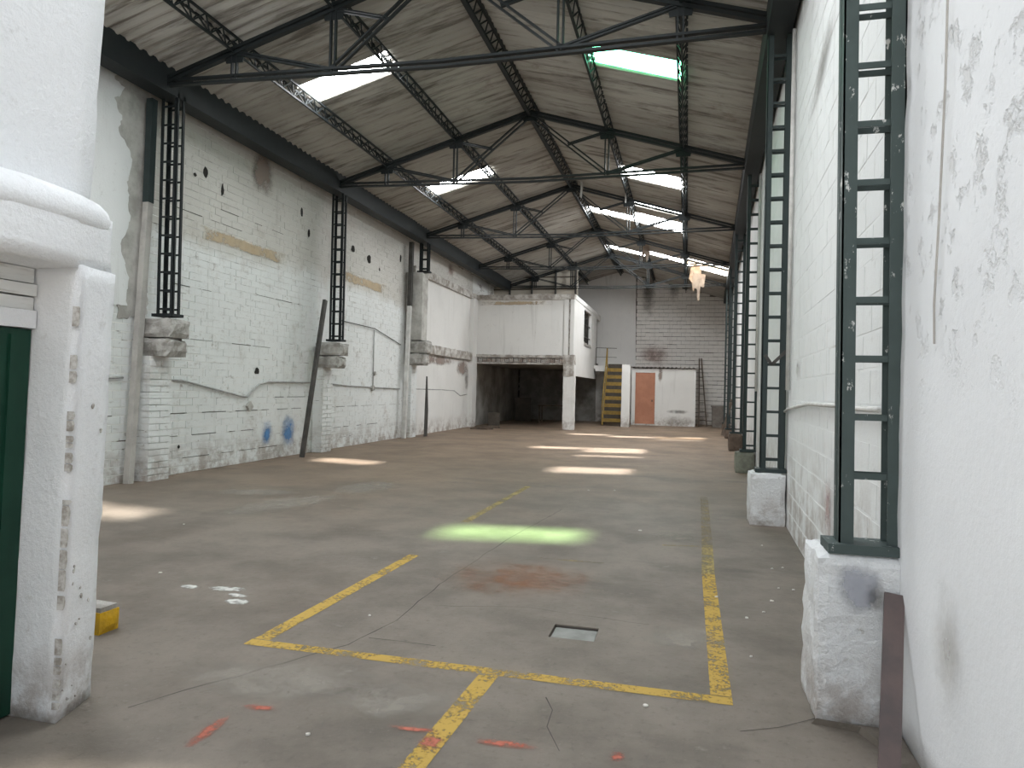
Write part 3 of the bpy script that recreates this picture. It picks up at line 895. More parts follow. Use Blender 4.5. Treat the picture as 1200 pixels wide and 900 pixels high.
# exposed hollow bricks along the broken slab edge
hb = MB()
for xa in (0.0, 0.055, 0.11):
    hb.box(xa, xa + 0.022, -0.02, 0.12, 0, 0.15)
for za in (0.0, 0.064, 0.128):
    hb.box(0, 0.132, -0.02, 0.12, za, za + 0.022)
hb = hb.mesh('hollow_brick', 'brick_bare')
for i in range(21):
    o = link('hollow_brick', hb, sl_, (0.10 + i * 0.171, -0.02 + rnd.uniform(-0.03, 0.02), 2.435 + rnd.uniform(-0.012, 0.012)))
    o.rotation_euler = (0, rnd.uniform(-0.05, 0.05), rnd.uniform(-0.06, 0.06))
mbx('ledge', 'rubble', -7.88, -4.4, 25.40, 25.52, 2.60, 2.70, step=0.09, amp=0.025, freq=5)
mbx('corner_post', 'mez', -4.40, -4.00, 25.44, 25.80, 0.0, 2.36, step=0.12, amp=0.012, freq=4)
mbx('corner_post', 'rubble', -4.41, -4.02, 25.42, 25.80, 1.95, 2.72, step=0.08, amp=0.02, freq=6)
mbx('corner_post', 'mez', -4.42, -4.255, 25.46, 25.80, 2.70, 4.76)
mbx('corner_post', 'mez', -4.19, -4.05, 25.46, 25.80, 2.70, 4.76)
mbx('post_core', 'rubble', -4.26, -4.18, 25.54, 25.75, 2.70, 4.76, step=0.06, amp=0.02, freq=9)
mbx('top_beam', 'rubble', -7.88, -4.04, 25.44, 25.72, 4.74, 4.93, step=0.09, amp=0.028, freq=5)
mbx('roof_slab', 'rubble', -7.88, -4.06, 25.72, 33.35, 4.80, 4.92)
# side wall with window and doorway openings
SX0, SX1 = -4.17, -4.05
for nm, (ya, yb, za, zb) in {'a': (25.80, 28.0, 1.97, 4.80), 'b': (30.2, 31.95, 1.97, 4.80), 'c': (28.0, 30.2, 1.97, 3.24), 'd': (28.0, 30.2, 4.66, 4.80), 'e': (31.95, 33.35, 4.70, 4.80), 'f': (31.95, 33.35, 2.2, 2.60)}.items():
    mbx('side_panel', 'mez', SX0, SX1, ya, yb, za, zb)
mbx('top_beam', 'mez', -4.20, -4.03, 25.72, 33.35, 4.78, 4.95)
jag = MB()
pts = [(28.0, 3.2)]
for i in range(13):
    pts.append((28.0 + i * 2.2 / 12, 3.24 + (0.16 if i % 2 else 0.02) * rnd.uniform(0.5, 1.2)))
pts.append((30.2, 3.2))
jag.prism([(y - 25.5, z) for y, z in pts], lambda y, z: (SX0 + 7.9, y, z), lambda y, z: (SX1 + 7.9, y, z)).build('broken_sill', 'rubble', mz)
for zz in (3.6, 4.1):
    mbx('window_bar', 'pole_dark', -4.13, -4.10, 28.0, 30.2, zz, zz + 0.03)
for yy in (28.7, 29.45):
    mbx('window_bar', 'pole_dark', -4.13, -4.10, yy, yy + 0.03, 3.3, 4.66)
mbx('inner_wall', 'soot_gap_shade', -7.85, -4.2, 33.20, 33.33, 0.0, 4.80)
ldg = thing('stair_landing', 'small white concrete landing between mezzanine doorway and yellow stair', 'landing', (-3.52, 31.3, 2.42))
MB().box(-0.53, 0.48, 0.0, 2.0, 0.0, 0.13).build('slab', 'mez', ldg)
MB().box(-0.47, 0.48, 0.0, 0.12, -0.12, 0.0).build('edge_beam', 'mez', ldg)
g2 = MB()
for zz, rr in ((0.90, 0.012), (0.50, 0.010)):
    g2.tube([(0.46, 0.03, zz), (-0.45, 0.03, zz + 0.02)], rr, 5)
g2.tube([(-0.45, 0.03, 0.13), (-0.45, 0.03, 0.92)], 0.012, 5)
g2.build('guard_rail', 'stair_dark', ldg)

# broken slab bands along the side wall and cement coat between
def band(name, lab, z0, z1, dx, amp, seed):
    o = MB().rough(0, dx, 0, 6.1, 0, z1 - z0, step=0.15, amp=amp, freq=3.2, seed=seed).build(name, 'rubble', None, loc=(left_x(19.3) - 0.01, 19.3, z0), rotz=A_L)
    return o
nb = MB().rough(-0.005, 0.045, 19.1, 25.46, 0.0, 2.4, step=0.35, amp=0.006).build('plaster_coat', 'mez', wl)
MB().box(0.0, 0.05, 25.7, 33.3, 0.0, 4.7).build('plaster_coat', 'soot_gap_shade', wl)
nb = MB().rough(-0.005, 0.055, 19.1, 25.46, 2.6, 4.75, step=0.35, amp=0.006).build('plaster_coat', 'mez', wl)
MB().rough(0, 0.17, 19.1, 25.46, 2.46, 2.74, step=0.16, amp=0.035, freq=3.4, seed=2).build('slab_remnant', 'rubble', wl)
MB().rough(0, 0.15, 19.1, 25.46, 4.73, 4.95, step=0.16, amp=0.035, freq=3.4, seed=5).build('slab_remnant', 'rubble', wl)
MB().rough(0.0, 0.20, 24.95, 25.5, 0.0, 4.75, step=0.2, amp=0.01).build('pilaster', 'mez', wl)

# beige panel wall above the mezzanine
wp = struct(MB().prism([(-8.05, 4.92), (-4.42, 4.92), (-4.42, roof_z(-4.42) - 0.04), (-8.05, roof_z(-8.05) - 0.04)], lambda x, z: (x, 28.5, z), lambda x, z: (x, 28.6, z)).build('wall_gable', 'gable'), 'beige infill panel wall above the mezzanine box')
for x in (-7.25, -6.31, -5.32, -4.5):
    MB().box(x - 0.035, x + 0.035, 28.42, 28.5, 4.92, roof_z(x) - 0.06).build('panel_post', 'pole_dark', wp)
for z in (5.55, 6.05):
    MB().box(-8.0, -4.45, 28.46, 28.5, z - 0.02, z + 0.02).build('panel_rail', 'old_wood', wp)

# ------------------------------------------------------------------ stair, white post, shed
stt = thing('metal_stair', 'steep yellow striped stair climbing to the mezzanine landing', 'stair', (-3.05, 29.6, 0))
n = 8
for i in range(n):
    z = 0.30 + i * 0.305; y = 0.05 + i * 0.19
    MB().box(-0.36, 0.36, y, y + 0.20, z - 0.035, z).build('tread', 'stair_dark', stt)
    MB().box(-0.36, 0.36, y - 0.012, y, z - 0.15, z).build('nosing', 'stair_yellow', stt)
    MB().box(-0.36, 0.36, y + 0.185, y + 0.20, z - 0.03, z + 0.19).build('riser', 'stair_dark', stt)
for sx, mt_ in ((-0.38, 'stair_yellow'), (0.38, 'stair_dark')):
    MB().bar((sx, 0.0, 0.0), (sx, 1.55, 2.55), 0.03, 0.16, (1, 0, 0)).build('stringer', mt_, stt)
hr = MB()
hr.tube([(-0.40, -0.1, 0.75), (-0.40, 1.45, 3.30)], 0.022, 6)
hr.tube([(-0.40, 0.02, 0.05), (-0.40, -0.05, 0.80)], 0.02, 6)
hr.tube([(-0.40, 1.45, 3.30), (-0.40, 1.5, 2.5)], 0.03, 6)
hr.build('handrail', 'stair_yellow', stt)
block('concrete_post', 'white square post standing beside the yellow stair', 'post', 'mez', -2.60, -2.27, 28.9, 29.25, 0, 2.52, step=0.15, amp=0.012, freq=3)

sh = thing('shed', 'low white lean-to room with corrugated roof and orange door', 'shed', (-2.36, 31.0, 0))
def sbx(name, mat, x0, x1, y0, y1, z0, z1, parent=sh):
    return MB().box(x0 + 2.36, x1 + 2.36, y0 - 31.0, y1 - 31.0, z0, z1).build(name, mat, parent)
sbx('front_wall', 'mez', -1.36, 0.33, 31.0, 31.12, 0, 2.44)
sbx('front_wall', 'mez', -2.36, -2.20, 31.0, 31.12, 0, 2.44)
sbx('front_wall', 'mez', -2.20, -1.36, 31.0, 31.12, 2.27, 2.44)
sbx('side_wall', 'mez', 0.21, 0.33, 31.12, 33.33, 0, 2.44)
sbx('side_wall', 'mez', -2.36, -2.24, 31.12, 33.33, 0, 2.44)
sbx('threshold', 'rubble', -2.22, -1.34, 30.9, 31.12, 0, 0.06)
dr = sbx('door', 'orange_door', -2.19, -1.37, 31.03, 31.07, 0.06, 2.26)
for q in ((-2.195, -2.13), (-1.43, -1.365)):
    sbx('door_jamb', 'orange_door', q[0], q[1], 30.995, 31.03, 0.05, 2.27)
MB().box(0.86, 0.90, -0.01, 0.03, 1.02, 1.10).build('handle', 'pole_dark', dr)
wv = MB(); nn = 60
for e in (30.88, 33.33):
    for s_ in (0, 0.012):
        for i in range(nn + 1):
            t = i / nn
            wv.v.append((-2.44 + 2.36 + t * 2.84, e - 31.0, 2.48 + (0.06 if e > 32 else 0) + s_ + 0.03 * math.cos(t * 2 * math.pi * 16)))
N = nn + 1
for i in range(nn):
    wv.f += [(i, 2 * N + i, 2 * N + i + 1, i + 1), (N + i, N + i + 1, 3 * N + i + 1, 3 * N + i), (i, i + 1, N + i + 1, N + i), (2 * N + i, 3 * N + i, 3 * N + i + 1, 2 * N + i + 1)]
wv.build('corrugated_roof', 'tin', sh)

# leaning ladder, bin, planks at the far right corner
ld = thing('ladder', 'thin dark ladder leaning on the block wall right of the shed', 'ladder', (0.67, 31.9, 0))
for dx in (0, 0.34):
    MB().bar((dx * 0.95 - 0.17, -0.25, 0), (-0.19 + dx * 0.28, 1.36, 3.0), 0.05, 0.06, (1, 0, 0)).build('rail', 'old_wood', ld)
for i in range(7):
    t = (i + 0.7) / 8
    xa = -0.17 + t * (-0.05); xb = 0.153 + t * (-0.279)
    MB().bar((xa, -0.25 + t * 1.61, t * 3.0), (xb, -0.25 + t * 1.61, t * 3.0), 0.03, 0.03, (0, 1, 0)).build('rung', 'old_wood', ld)
bn = thing('metal_bin', 'grey brown metal bin in the corner beside the last columns', 'bin', (1.27, 31.3, 0))
MB().prism([(-0.26, -0.25), (0.26, -0.25), (0.26, 0.25), (-0.26, 0.25)], lambda x, y: (x * 0.85, y * 0.85, 0), lambda x, y: (x, y, 0.86)).build('body', 'bin', bn)
MB().prism([(-0.29, -0.28), (0.29, -0.28), (0.29, 0.28), (-0.29, 0.28)], lambda x, y: (x, y, 0.86), lambda x, y: (x, y, 0.92)).build('lid', 'bin', bn)
pk = MB().bar((0, 0, 0.02), (0.30, 0.25, 1.25), 0.10, 0.03, (1, 0, 0)).build('plank', 'old_wood', None, loc=(1.16, 24.9, 0))
tag(pk, 'brown plank leaning by the dark column before the grey bin', 'plank')

# things in the dark bay below the mezzanine
tb = thing('table', 'dark workbench in the shade under the mezzanine', 'table', (-5.7, 30.5, 0))
MB().box(-0.6, 0.6, -0.35, 0.35, 0.72, 0.77).build('tabletop', 'old_wood', tb)
for sx in (-0.54, 0.54):
    for sy in (-0.29, 0.29):
        MB().box(sx - 0.03, sx + 0.03, sy - 0.03, sy + 0.03, 0, 0.72).build('leg', 'old_wood', tb)
pn = MB().rough(-0.35, 0.35, -0.02, 0.02, 0, 1.05, step=0.2, amp=0.006).build('board', 'stair_dark', None, loc=(-7.2, 31.2, 0), rotz=0.2)
tag(pn, 'dark upright board at the back of the mezzanine bay', 'board')
pn = MB().rough(-0.22, 0.22, -0.2, 0.2, 0, 0.5, step=0.15, amp=0.01).build('crate', 'stair_dark', None, loc=(-7.3, 26.6, 0), rotz=0.3)
tag(pn, 'dark crate just inside the mezzanine bay by the side wall', 'crate')

# debris sticks at the corner of the bay
for i in range(9):
    x = -7.15 + rnd.uniform(-0.12, 0.35); y = 23.7 + i * 0.19; a = rnd.uniform(-0.12, 0.12); l = rnd.uniform(0.4, 0.8)
    r_ = 0.025
    o = MB().bar((-l / 2, 0, r_ + 0.002), (l / 2, 0, r_ + 0.002), 0.05, 2 * r_, (0, 1, 0)).build('wood_scrap', 'old_wood', None, loc=(x, y, 0.0), rotz=a)
    tag(o, 'dark wood scrap lying by the wall corner of the mezzanine bay', 'scrap', 'wood scraps by the mezzanine bay')

# ------------------------------------------------------------------ pipes, poles and conduits on the brick wall
dp = thing('downpipe', 'grey square downpipe leaning on the brick wall, dark upper length', 'pipe', (-7.60, 8.33, 0))
MB().bar((0.04, 0.0, 0.0), (0.02, 0.26, 4.0), 0.10, 0.09, (0, 1, 0)).build('lower_pipe', 'pipe_grey', dp)
MB().bar((0.02, 0.26, 4.0), (0.02, 0.29, 5.5), 0.11, 0.10, (0, 1, 0)).build('upper_pipe', 'green_steel_far', dp)
o = MB().bar((0, 0, 0.0), (-0.02, 0.80, 3.2), 0.10, 0.06, (0, 1, 0)).build('steel_pole', 'pole_dark', None, loc=(-7.34, 12.55, 0))
tag(o, 'dark flat steel pole leaning beside the brick pier', 'pole')
dp = thing('downpipe', 'white downpipe standing before the tall pier, dark upper length', 'pipe', (-7.62, 18.36, 0))
MB().bar((0, 0, 0), (0.0, 0.22, 3.7), 0.11, 0.10, (0, 1, 0)).build('lower_pipe', 'pipe_white', dp)
MB().bar((0.0, 0.22, 3.7), (0.0, 0.26, 5.5), 0.12, 0.11, (0, 1, 0)).build('upper_pipe', 'pole_dark', dp)
mb = MB()
mb.prism([(-0.09, 0), (0.14, 0), (0.17, 0.75), (0.05, 1.75), (0.0, 1.75), (-0.06, 0.8)], lambda y, z: (-0.012, y, z), lambda y, z: (0.012, y, z))
o = mb.build('steel_strip', 'pole_dark', None, loc=(-7.40, 19.45, 0))
tag(o, 'black pointed steel strip leaning on the mezzanine side wall', 'strip')

def on_wl(s, z, off=0.02): return (left_x(s) + off, s, z)
def conduit(pts, r, label, mat='conduit', boxes=()):
    p0 = on_wl(*pts[0])
    t = thing('wire_conduit', label, 'conduit', p0, 0.0)
    P = [tuple(Vector(on_wl(s, z, 0.035)) - Vector(p0)) for s, z in pts]
    MB().tube(P, r, 6).build('tube', mat, t, smooth=True)
    for s, z, w, a in boxes:
        q = Vector(on_wl(s, z, 0.03)) - Vector(p0)
        mb = MB().box(-0.03, 0.03, -w / 2, w / 2, -w / 2, w / 2)
        o = mb.build('junction_box', 'cement', t, loc=tuple(q))
        o.rotation_euler = (a, 0, 0)
    return t
conduit([(9.05, 1.46), (9.5, 1.46), (10.3, 1.33), (11.1, 1.20), (11.25, 1.19), (11.4, 1.30), (11.6, 1.42), (11.9, 1.47), (13.45, 1.48)], 0.016, 'sagging grey conduit with a tilted box between two brick piers', boxes=((11.32, 1.02, 0.13, 0.7),))
conduit([(14.1, 1.47), (15.2, 1.43), (16.6, 1.40), (18.4, 1.37)], 0.015, 'straight grey conduit past the leaning dark pole', boxes=((16.62, 1.38, 0.12, 0.2),))
conduit([(16.62, 1.45), (16.62, 2.86)], 0.014, 'vertical grey conduit rising from a wall box', boxes=((16.70, 1.75, 0.09, 0.3),))
conduit([(14.75, 2.92), (16.65, 2.90), (18.4, 2.60)], 0.010, 'thin dark cable strung high to the tall pier', mat='pole_dark')
conduit([(19.3, 1.37), (22.0, 1.36), (23.3, 1.33), (24.0, 1.15), (24.8, 1.2)], 0.02, 'grey conduit on the wall below the slab remnants')
conduit([(7.7, 1.45), (8.3, 1.48)], 0.016, 'short conduit stub left of the grey downpipe')

# ------------------------------------------------------------------ wall marks (flat paint and stains as parts of their wall)
def wall_decal(parent, name, mat, s, z, ls, lz, sgn=1, off=0.018, shear=0.0, label=None):
    mb = MB()
    me = bpy.data.meshes.new(name)
    # local: generated coords need x,y extents -> build flat in xy then rotate upright
    me.from_pydata([(-ls / 2, -lz / 2, 0), (ls / 2, -lz / 2, 0), (ls / 2, lz / 2, 0), (-ls / 2, lz / 2, 0)], [], [(0, 1, 2, 3)])
    me.materials.append(M[mat])
    o = link(name, me, parent, (sgn * off, s, z))
    o.rotation_euler = (math.pi / 2, shear, math.pi / 2 if sgn > 0 else -math.pi / 2)
    if label: o['label'] = label
    return o
wall_decal(wl, 'round_stain', 'brown_stain', 11.58, 5.33, 0.85, 0.88, label='round brown stain')
wall_decal(wl, 'paint_band', 'ochre', 11.1, 3.88, 3.0, 0.24, label='ochre band of old paint')
wall_decal(wl, 'paint_band', 'ochre', 16.1, 3.97, 2.9, 0.27, label='ochre band of old paint')
wall_decal(wl, 'spray_spot', 'blue_spray', 11.93, 0.50, 0.45, 0.55, label='blue spray spot')
wall_decal(wl, 'spray_spot', 'blue_spray', 12.68, 0.50, 0.60, 0.78, label='blue spray spot')
wall_decal(wl, 'painted_mark', 'rust_stain', 22.7, 5.42, 0.75, 0.6, off=0.02, label='dark red mark')
wall_decal(wl, 'dark_patch', 'dark_stain', 8.25, 4.6, 0.5, 2.6)  # tall darker patch on the wall just before the first column
wall_decal(wl, 'dark_patch', 'brown_stain', 24.2, 2.15, 1.6, 0.7, off=0.06)
wall_decal(wl, 'dark_patch', 'dark_stain', 24.7, 1.75, 0.7, 1.0, off=0.06)
wall_decal(wl, 'dark_patch', 'brown_stain', 21.5, 2.3, 3.6, 0.35, off=0.06)  # long brownish band just below the slab remnant
for s, z, w, h in ((9.72, 4.75, 0.08, 0.07), (9.98, 4.86, 0.12, 0.20), (10.42, 4.70, 0.08, 0.24), (15.36, 4.68, 0.22, 0.20), (16.26, 4.60, 0.25, 0.22), (11.55, 1.66, 0.16, 0.14), (16.9, 4.45, 0.1, 0.1), (13.0, 4.95, 0.1, 0.22), (13.3, 4.6, 0.1, 0.2), (9.5, 0.42, 0.06, 0.06), (18.3, 5.0, 0.15, 0.25)):
    poly = [(math.cos(a) * w / 2 * rnd.uniform(0.6, 1.1), math.sin(a) * h / 2 * rnd.uniform(0.6, 1.1)) for a in [i * 2 * math.pi / 9 for i in range(9)]]
    MB().prism(poly, lambda a, c: (0.012, s + a, z + c), lambda a, c: (0.0165, s + a, z + c)).build('knocked_out_hole', 'hole', wl)
# torn edge of the white coat near the first column
edge = [(7.0, 5.7), (8.00, 5.7), (8.08, 5.62), (8.00, 5.55), (8.20, 5.50), (8.10, 5.36), (8.02, 5.28), (8.16, 5.10), (8.12, 4.85), (8.30, 4.70), (8.38, 4.5), (8.30, 4.2), (8.36, 3.7), (8.2, 3.3), (8.36, 2.9), (8.34, 2.5), (7.0, 2.4)]
def ragged(poly, amp, step=0.05):
    out = []
    for k in range(len(poly)):
        a, c = Vector(poly[k]), Vector(poly[(k + 1) % len(poly)])
        m_ = max(1, int((c - a).length / step))
        for q in range(m_):
            p = a.lerp(c, q / m_)
            out.append((p.x + rnd.uniform(-amp, amp), p.y + rnd.uniform(-amp, amp)))
    return out
edge = ragged(edge, 0.022); 
MB().prism(edge, lambda s, z: (0.012, s, z), lambda s, z: (0.030, s, z)).build('paint_coat', 'wall_right', wl)
cem = [(8.0, 5.7), (9.0, 5.7), (8.85, 4.9), (8.7, 4.0), (8.75, 2.4), (8.2, 2.3), (8.1, 4.0)]
cem = ragged(cem, 0.025)
MB().prism(cem, lambda s, z: (0.008, s, z), lambda s, z: (0.020, s, z)).build('cement_patch', 'cement_light', wl)
# open bed joints where the mortar has fallen out
for (sa, sb, z) in ((9.05, 13.5, 0.946), (14.05, 18.5, 0.946), (9.2, 10.4, 2.126), (10.8, 12.2, 2.124), (12.2, 13.5, 1.182), (9.1, 11.5, 0.592), (14.3, 17.0, 0.474), (9.6, 12.9, 0.237), (9.3, 10.2, 2.95), (11.5, 13.0, 3.07), (8.0, 8.3, 0.946), (14.1, 15.5, 0.237), (9.3, 11.0, 4.13), (10.4, 12.4, 4.366)):
    y = sa
    while y < sb:
        l = rnd.uniform(0.12, 0.7)
        h = rnd.uniform(0.002, 0.006)
        MB().box(0.004, 0.0105, y, min(y + l, sb), z - h, z + h).build('open_joint', 'crack', wl)
        y += l + rnd.uniform(0.05, 0.5)

# right wall marks
def rdec(name, mat, s, z, ls, lz, off=0.02, label=None, shear=0.0):
    return wall_decal(wr, name, mat, s, z, ls, lz, -1, off, shear, label)
rdec('scrape_mark', 'dark_stain', 6.2, 4.15, 1.7, 0.35, shear=-0.25)
rdec('paint_patch', 'red_mark', 5.45, 0.66, 0.34, 0.46, label='dull red paint patch')
rdec('grime_patch', 'soft_grime', 2.72, 0.60, 0.34, 0.55, off=0.052)
rdec('grime_patch', 'pale_scuff', 7.4, 1.7, 0.3, 0.2)
t = thing('wire_conduit', 'white conduit running behind the near green column', 'conduit', (right_x(3.9) - 0.03, 3.9, 1.385))
P = [(-0.0, 0, 0), (0.014, 0.5, -0.005), (0.03, 1.2, 0.0), (0.07, 2.6, -0.01), (0.115, 4.2, -0.09), (0.12, 4.45, -0.12)]
MB().tube(P, 0.016, 6).build('tube', 'pipe_white', t, smooth=True)
t = thing('hanging_wire', 'thin grey wire hanging on the plastered wall beside the near column', 'wire', (right_x(2.85) - 0.05, 2.82, 3.4))
MB().tube([(0, 0, 0), (0.002, 0.02, -0.3), (-0.004, 0.01, -0.8), (0.0, 0.06, -1.25), (0.0, 0.10, -1.6), (0, 0.09, -1.75)], 0.0045, 5).build('wire', 'pipe_grey', t)
o = MB().bar((0, 0, 0), (0.112, 0.405, 0.57), 0.078, 0.012, (1, 0, 0)).build('steel_bar', 'bar', None, loc=(0.765, 2.945, 0.036))
tag(o, 'rusty flat steel bar leaning on the tall chipped pedestal', 'bar')
ped = [q for q in bpy.data.objects if q.get('label', '').startswith('tall chipped')][0]
def ped_decal(mat, x, z, w, h):
    me = bpy.data.meshes.new('stain')
    me.from_pydata([(-w / 2, -h / 2, 0), (w / 2, -h / 2, 0), (w / 2, h / 2, 0), (-w / 2, h / 2, 0)], [], [(0, 1, 2, 3)])
    me.materials.append(M[mat])
    o = link('stain', me, ped, (x, -0.228, z))
    o.rotation_euler = (math.pi / 2, 0, 0)
ped_decal('blue_stain', -0.02, 0.62, 0.22, 0.24)
ped_decal('dark_stain', 0.05, 0.58, 0.10, 0.14)

for yy, lb in ((8.12, 'thin white pipe rising beside the column on the small square pedestal'), (13.35, 'thin white pipe rising beside the column on the mossy pedestal')):
    o = MB().tube([(0, 0, 1.5), (0, 0, 5.4)], 0.022, 8).build('wall_pipe', 'pipe_white', None, smooth=True, loc=(right_x(yy) - 0.035, yy, 0))
    tag(o, lb, 'pipe')
# back wall marks
def bdec(mat, x, z, w, h, y=Y_BACK - 0.062, parent=None, name='soot_stain', rot=0.0):
    me = bpy.data.meshes.new(name)
    me.from_pydata([(-w / 2, -h / 2, 0), (w / 2, -h / 2, 0), (w / 2, h / 2, 0), (-w / 2, h / 2, 0)], [], [(0, 1, 2, 3)])
    me.materials.append(M[mat])
    par = parent or wb_
    o = link(name, me, par, (x - par.location.x, y - par.location.y, z))
    o.rotation_euler = (math.pi / 2, rot, 0)
    return o
bdec('dark_stain', -1.85, 5.9, 0.75, 2.6)
bdec('dark_stain', -1.9, 6.4, 1.1, 1.0)
bdec('rust_stain', -1.55, 3.15, 1.7, 1.1)
bdec('dark_stain', -0.7, 6.2, 0.6, 1.4)
bdec('dark_stain', -3.6, 1.3, 1.2, 1.8, y=Y_BACK - 0.036)
bdec('dark_stain', -0.4, 0.62, 1.1, 0.22, y=30.99, parent=sh, name='scuff_mark')
bdec('soft_grime', -0.4, 0.15, 1.9, 0.7, y=30.992, parent=sh, name='grime_band')
bdec('brown_stain', -1.15, 2.2, 0.22, 0.9, y=30.992, parent=sh, name='grime_band')
bdec('ochre', -6.3, 4.62, 2.9, 0.16, y=25.512, parent=mz, name='paint_band')

# ------------------------------------------------------------------ floor marks
def line(x0, y0, x1, y1, w, mat, name='painted_line'):
    d = Vector((x1 - x0, y1 - y0)); n = Vector((-d.y, d.x)).normalized() * w / 2
    a, c = Vector((x0, y0)), Vector((x1, y1))
    mb = MB()
    zt = 0.0022
    mb.v = [(*(a - n), zt), (*(c - n), zt), (*(c + n), zt), (*(a + n), zt)]
    mb.f = [(0, 1, 2, 3)]
    o = mb.build(name, mat, floor)
    o['label'] = 'worn yellow painted floor line'
    return o
line(-2.36, 3.51, 0.235, 3.50, 0.085, 'yellow')
line(-2.305, 3.56, -2.25, 5.72, 0.095, 'yellow')
line(-2.30, 7.3, -2.27, 10.3, 0.09, 'yellow_faded')
line(0.185, 3.55, 0.19, 5.9, 0.10, 'yellow')
line(0.19, 5.9, 0.21, 7.0, 0.10, 'yellow_faded')
line(0.21, 7.0, 0.25, 10.2, 0.10, 'yellow_ghost')
line(-1.005, 2.15, -0.945, 3.46, 0.10, 'yellow')
line(-0.20, 6.86, 0.14, 6.93, 0.05, 'yellow_faded')
line(-1.2, 5.98, -0.65, 5.97, 0.05, 'yellow_ghost')
def spot(mat, x, y, w, h, a, name, label=None):
    me = bpy.data.meshes.new(name)
    me.from_pydata([(-w / 2, -h / 2, 0), (w / 2, -h / 2, 0), (w / 2, h / 2, 0), (-w / 2, h / 2, 0)], [], [(0, 1, 2, 3)])
    me.materials.append(M[mat])
    o = link(name, me, floor, (x, y, 0.0035), a)
    if label: o['label'] = label
    return o
spot('orange_dust', -1.22, 5.30, 1.35, 1.15, 0.2, 'dust_patch', 'orange rust coloured dust patch')
spot('red_spray', -1.90, 2.56, 0.075, 0.32, 0.05, 'spray_stroke', 'red spray stroke')
spot('red_spray', -1.82, 2.81, 0.20, 0.07, 0.1, 'spray_stroke', 'red spray stroke')
spot('red_spray', -0.69, 2.81, 0.30, 0.075, 0.05, 'spray_stroke', 'red spray stroke')
spot('red_spray', -0.24, 2.84, 0.07, 0.10, 0.0, 'spray_stroke', 'red spray stroke')
spot('red_spray', -0.985, 2.74, 0.12, 0.14, 0.0, 'spray_stroke', 'red spray stroke')
spot('red_spray', -1.10, 2.82, 0.24, 0.05, 0.05, 'spray_stroke', 'red spray stroke')
for x, y, w, h in ((-3.38, 4.31, 0.16, 0.10), (-3.10, 4.35, 0.30, 0.12), (-2.86, 4.12, 0.18, 0.14), (-2.94, 4.24, 0.16, 0.08)):
    spot('white_splash', x, y, w, h, rnd.uniform(-0.5, 0.5), 'paint_splash', 'dried white paint splash')
for x, y, w, h, a in ((-4.7, 7.6, 0.9, 2.2, -0.2), (-4.4, 9.3, 1.0, 1.6, 0), (-5.5, 8.3, 1.4, 0.7, 0.2), (0.0, 4.3, 0.5, 0.5, 0), (-1.9, 3.1, 1.2, 0.5, 0.1), (-1.3, 3.05, 0.7, 0.4, 0), (-0.1, 7.3, 0.5, 0.5, 0)):
    spot('pale_scuff', x, y, w, h, a, 'scuffed_patch')
def crack(pts, w=0.012):
    mb = MB()
    P = []
    for i in range(len(pts) - 1):
        a, c = Vector(pts[i]), Vector(pts[i + 1])
        k = max(1, int((c - a).length / 0.12))
        for j in range(k):
            q = a.lerp(c, j / k)
            P.append(q + Vector((rnd.uniform(-1, 1), rnd.uniform(-1, 1))) * 0.012)
    P.append(Vector(pts[-1]))
    for i, q in enumerate(P):
        d = (P[min(i + 1, len(P) - 1)] - P[max(i - 1, 0)]).normalized()
        n = Vector((-d.y, d.x)) * w / 2 * rnd.uniform(0.35, 1.0)
        mb.v += [(*(q - n), 0.0015), (*(q + n), 0.0015)]
        if i:
            mb.f.append((2 * i - 2, 2 * i, 2 * i + 1, 2 * i - 1))
    mb.build('floor_crack', 'crack', floor)
crack([(-2.37, 2.64), (-2.25, 2.87), (-2.12, 3.09), (-1.82, 3.62), (-1.71, 4.1), (-1.74, 4.93)], 0.009)
crack([(-1.74, 4.93), (-1.66, 6.49), (-1.45, 8.49)], 0.009)
crack([(-1.74, 3.76), (-1.55, 3.78), (-1.34, 3.76)], 0.008)
crack([(-0.63, 3.29), (-0.57, 3.18), (-0.55, 3.0), (-0.47, 2.82)], 0.008)
crack([(0.24, 3.2), (0.42, 3.29), (0.6, 3.44)], 0.007)
crack([(-1.6, 4.45), (-1.0, 4.6), (-0.2, 4.5)], 0.006)
dl = thing('drain_lid', 'grey lid sunk in a small square floor pit', 'drain cover', (-0.63, 4.2175, -0.016))
MB().box(-0.128, 0.128, -0.11, 0.108, -0.02, 0.0).build('lid', 'lid', dl)
MB().box(-0.134, 0.134, 0.110, 0.1165, -0.02, 0.010).build('rim', 'crack', dl)

ck = thing('concrete_curb', 'yellow painted concrete kerb block behind the entrance wall', 'kerb', (-3.36, 3.42, 0))
MB().rough(-0.45, 0.17, -0.08, 0.06, 0.0, 0.125, step=0.04, amp=0.006, rnd_r=0.01).build('body', 'curb_yellow', ck)
MB().rough(-0.44, 0.155, -0.07, 0.05, 0.122, 0.150, step=0.05, amp=0.004).build('bare_top', 'cement', ck)

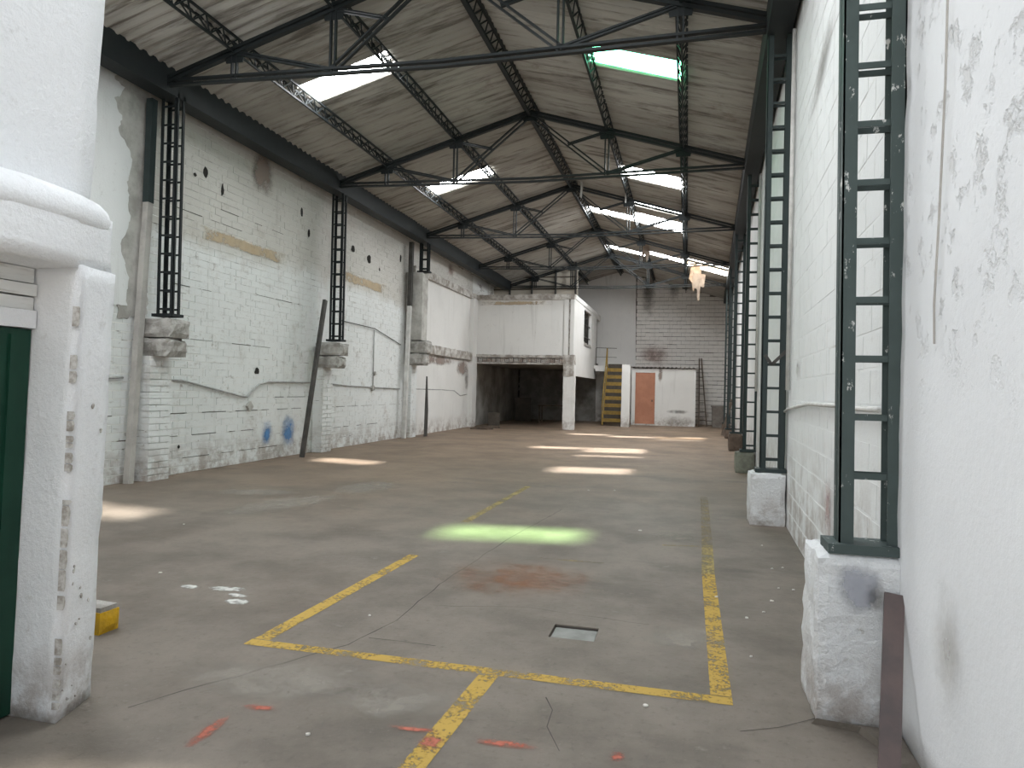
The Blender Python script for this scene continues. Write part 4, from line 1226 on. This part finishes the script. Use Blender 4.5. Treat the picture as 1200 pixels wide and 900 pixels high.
chips = [(0.71, 6.24), (0.8, 6.3), (0.79, 5.62), (0.69, 5.63), (0.6, 5.27), (0.72, 7.16), (-1.0, 10.37), (-1.36, 10.22), (-0.45, 7.49), (0.52, 4.98), (0.37, 4.12), (-0.16, 3.33), (-1.91, 4.12), (-4.91, 6.16), (-3.82, 4.55), (-1.49, 2.65), (0.4, 4.82), (0.23, 5.25)]
for i, (x, y) in enumerate(chips):
    r_ = rnd.uniform(0.006, 0.015)
    poly = [(math.cos(a) * r_ * rnd.uniform(0.6, 1.3), math.sin(a) * r_ * rnd.uniform(0.5, 1.1)) for a in [k * 2 * math.pi / 6 for k in range(6)]]
    o = MB().prism(poly, lambda a, c: (a, c, 0.0), lambda a, c: (a * 0.9, c * 0.9, 0.007)).build('paint_chip', 'paper', None, loc=(x, y, 0.0025))
    if x > 0.25 and y > 4.5:
        lb = 'small pale paint chip on the floor strip between yellow line and white wall'
    elif -2.3 < x <= 0.25 and y > 3.55:
        lb = 'small pale paint chip lying inside the yellow lined rectangle'
    elif y < 3.55:
        lb = 'small pale paint chip in front of the yellow cross line'
    else:
        lb = 'small pale paint chip near the dried white splashes, outside the yellow lines'
    tag(o, lb, 'chip', 'paint chips on the floor')

# ------------------------------------------------------------------ torn scraps hanging from the roof
def strip(x, y, ztop, pts, mat, name, label):
    """ragged hanging scrap: outline in x-z, slightly folded, with thickness"""
    mb = MB()
    mb.prism(pts, lambda a, c: (a, 0.04 * math.sin(c * 5 + a * 3), c), lambda a, c: (a, 0.04 * math.sin(c * 5 + a * 3) + 0.012, c))
    return tag(mb.build(name, mat, None, loc=(x, y, ztop)), label, 'scrap', 'scraps hanging from the roof')
strip(0.25, 26.6, 6.02, [(-0.12, 0.1), (0.10, 0.1), (0.14, -0.25), (0.30, -0.28), (0.24, -0.75), (0.12, -0.70), (0.09, -1.22), (0.02, -1.22), (0.0, -0.8), (-0.14, -0.72), (-0.16, -0.2), (-0.24, -0.32), (-0.24, -0.05)], 'torn', 'torn_felt', 'long ragged brown felt hanging near the far corner of the roof')
strip(0.12, 26.9, 6.0, [(-0.08, 0.1), (0.05, 0.1), (0.09, -0.5), (0.0, -0.9), (-0.05, -0.5), (-0.16, -0.35)], 'torn', 'torn_felt', 'shorter brown felt scrap behind the long ragged one')
strip(-2.84, 18.55, 6.96, [(-0.03, 0.06), (0.03, 0.06), (0.05, -0.15), (0.02, -0.46), (-0.03, -0.40), (-0.01, -0.18)], 'torn_white', 'torn_plastic', 'pale plastic scrap hanging below the ridge')
strip(-1.66, 18.5, 6.62, [(-0.02, 0.05), (0.02, 0.05), (0.015, -0.30), (-0.02, -0.28)], 'torn_white', 'torn_plastic', 'thin pale plastic strip hanging from the upper purlin beside the truss')
strip(-1.50, 24.6, 6.5, [(-0.10, 0.05), (0.08, 0.05), (0.16, -0.3), (0.05, -0.62), (-0.02, -0.35), (-0.14, -0.5)], 'torn', 'torn_felt', 'grey brown felt flap hanging in front of the sooty end wall')
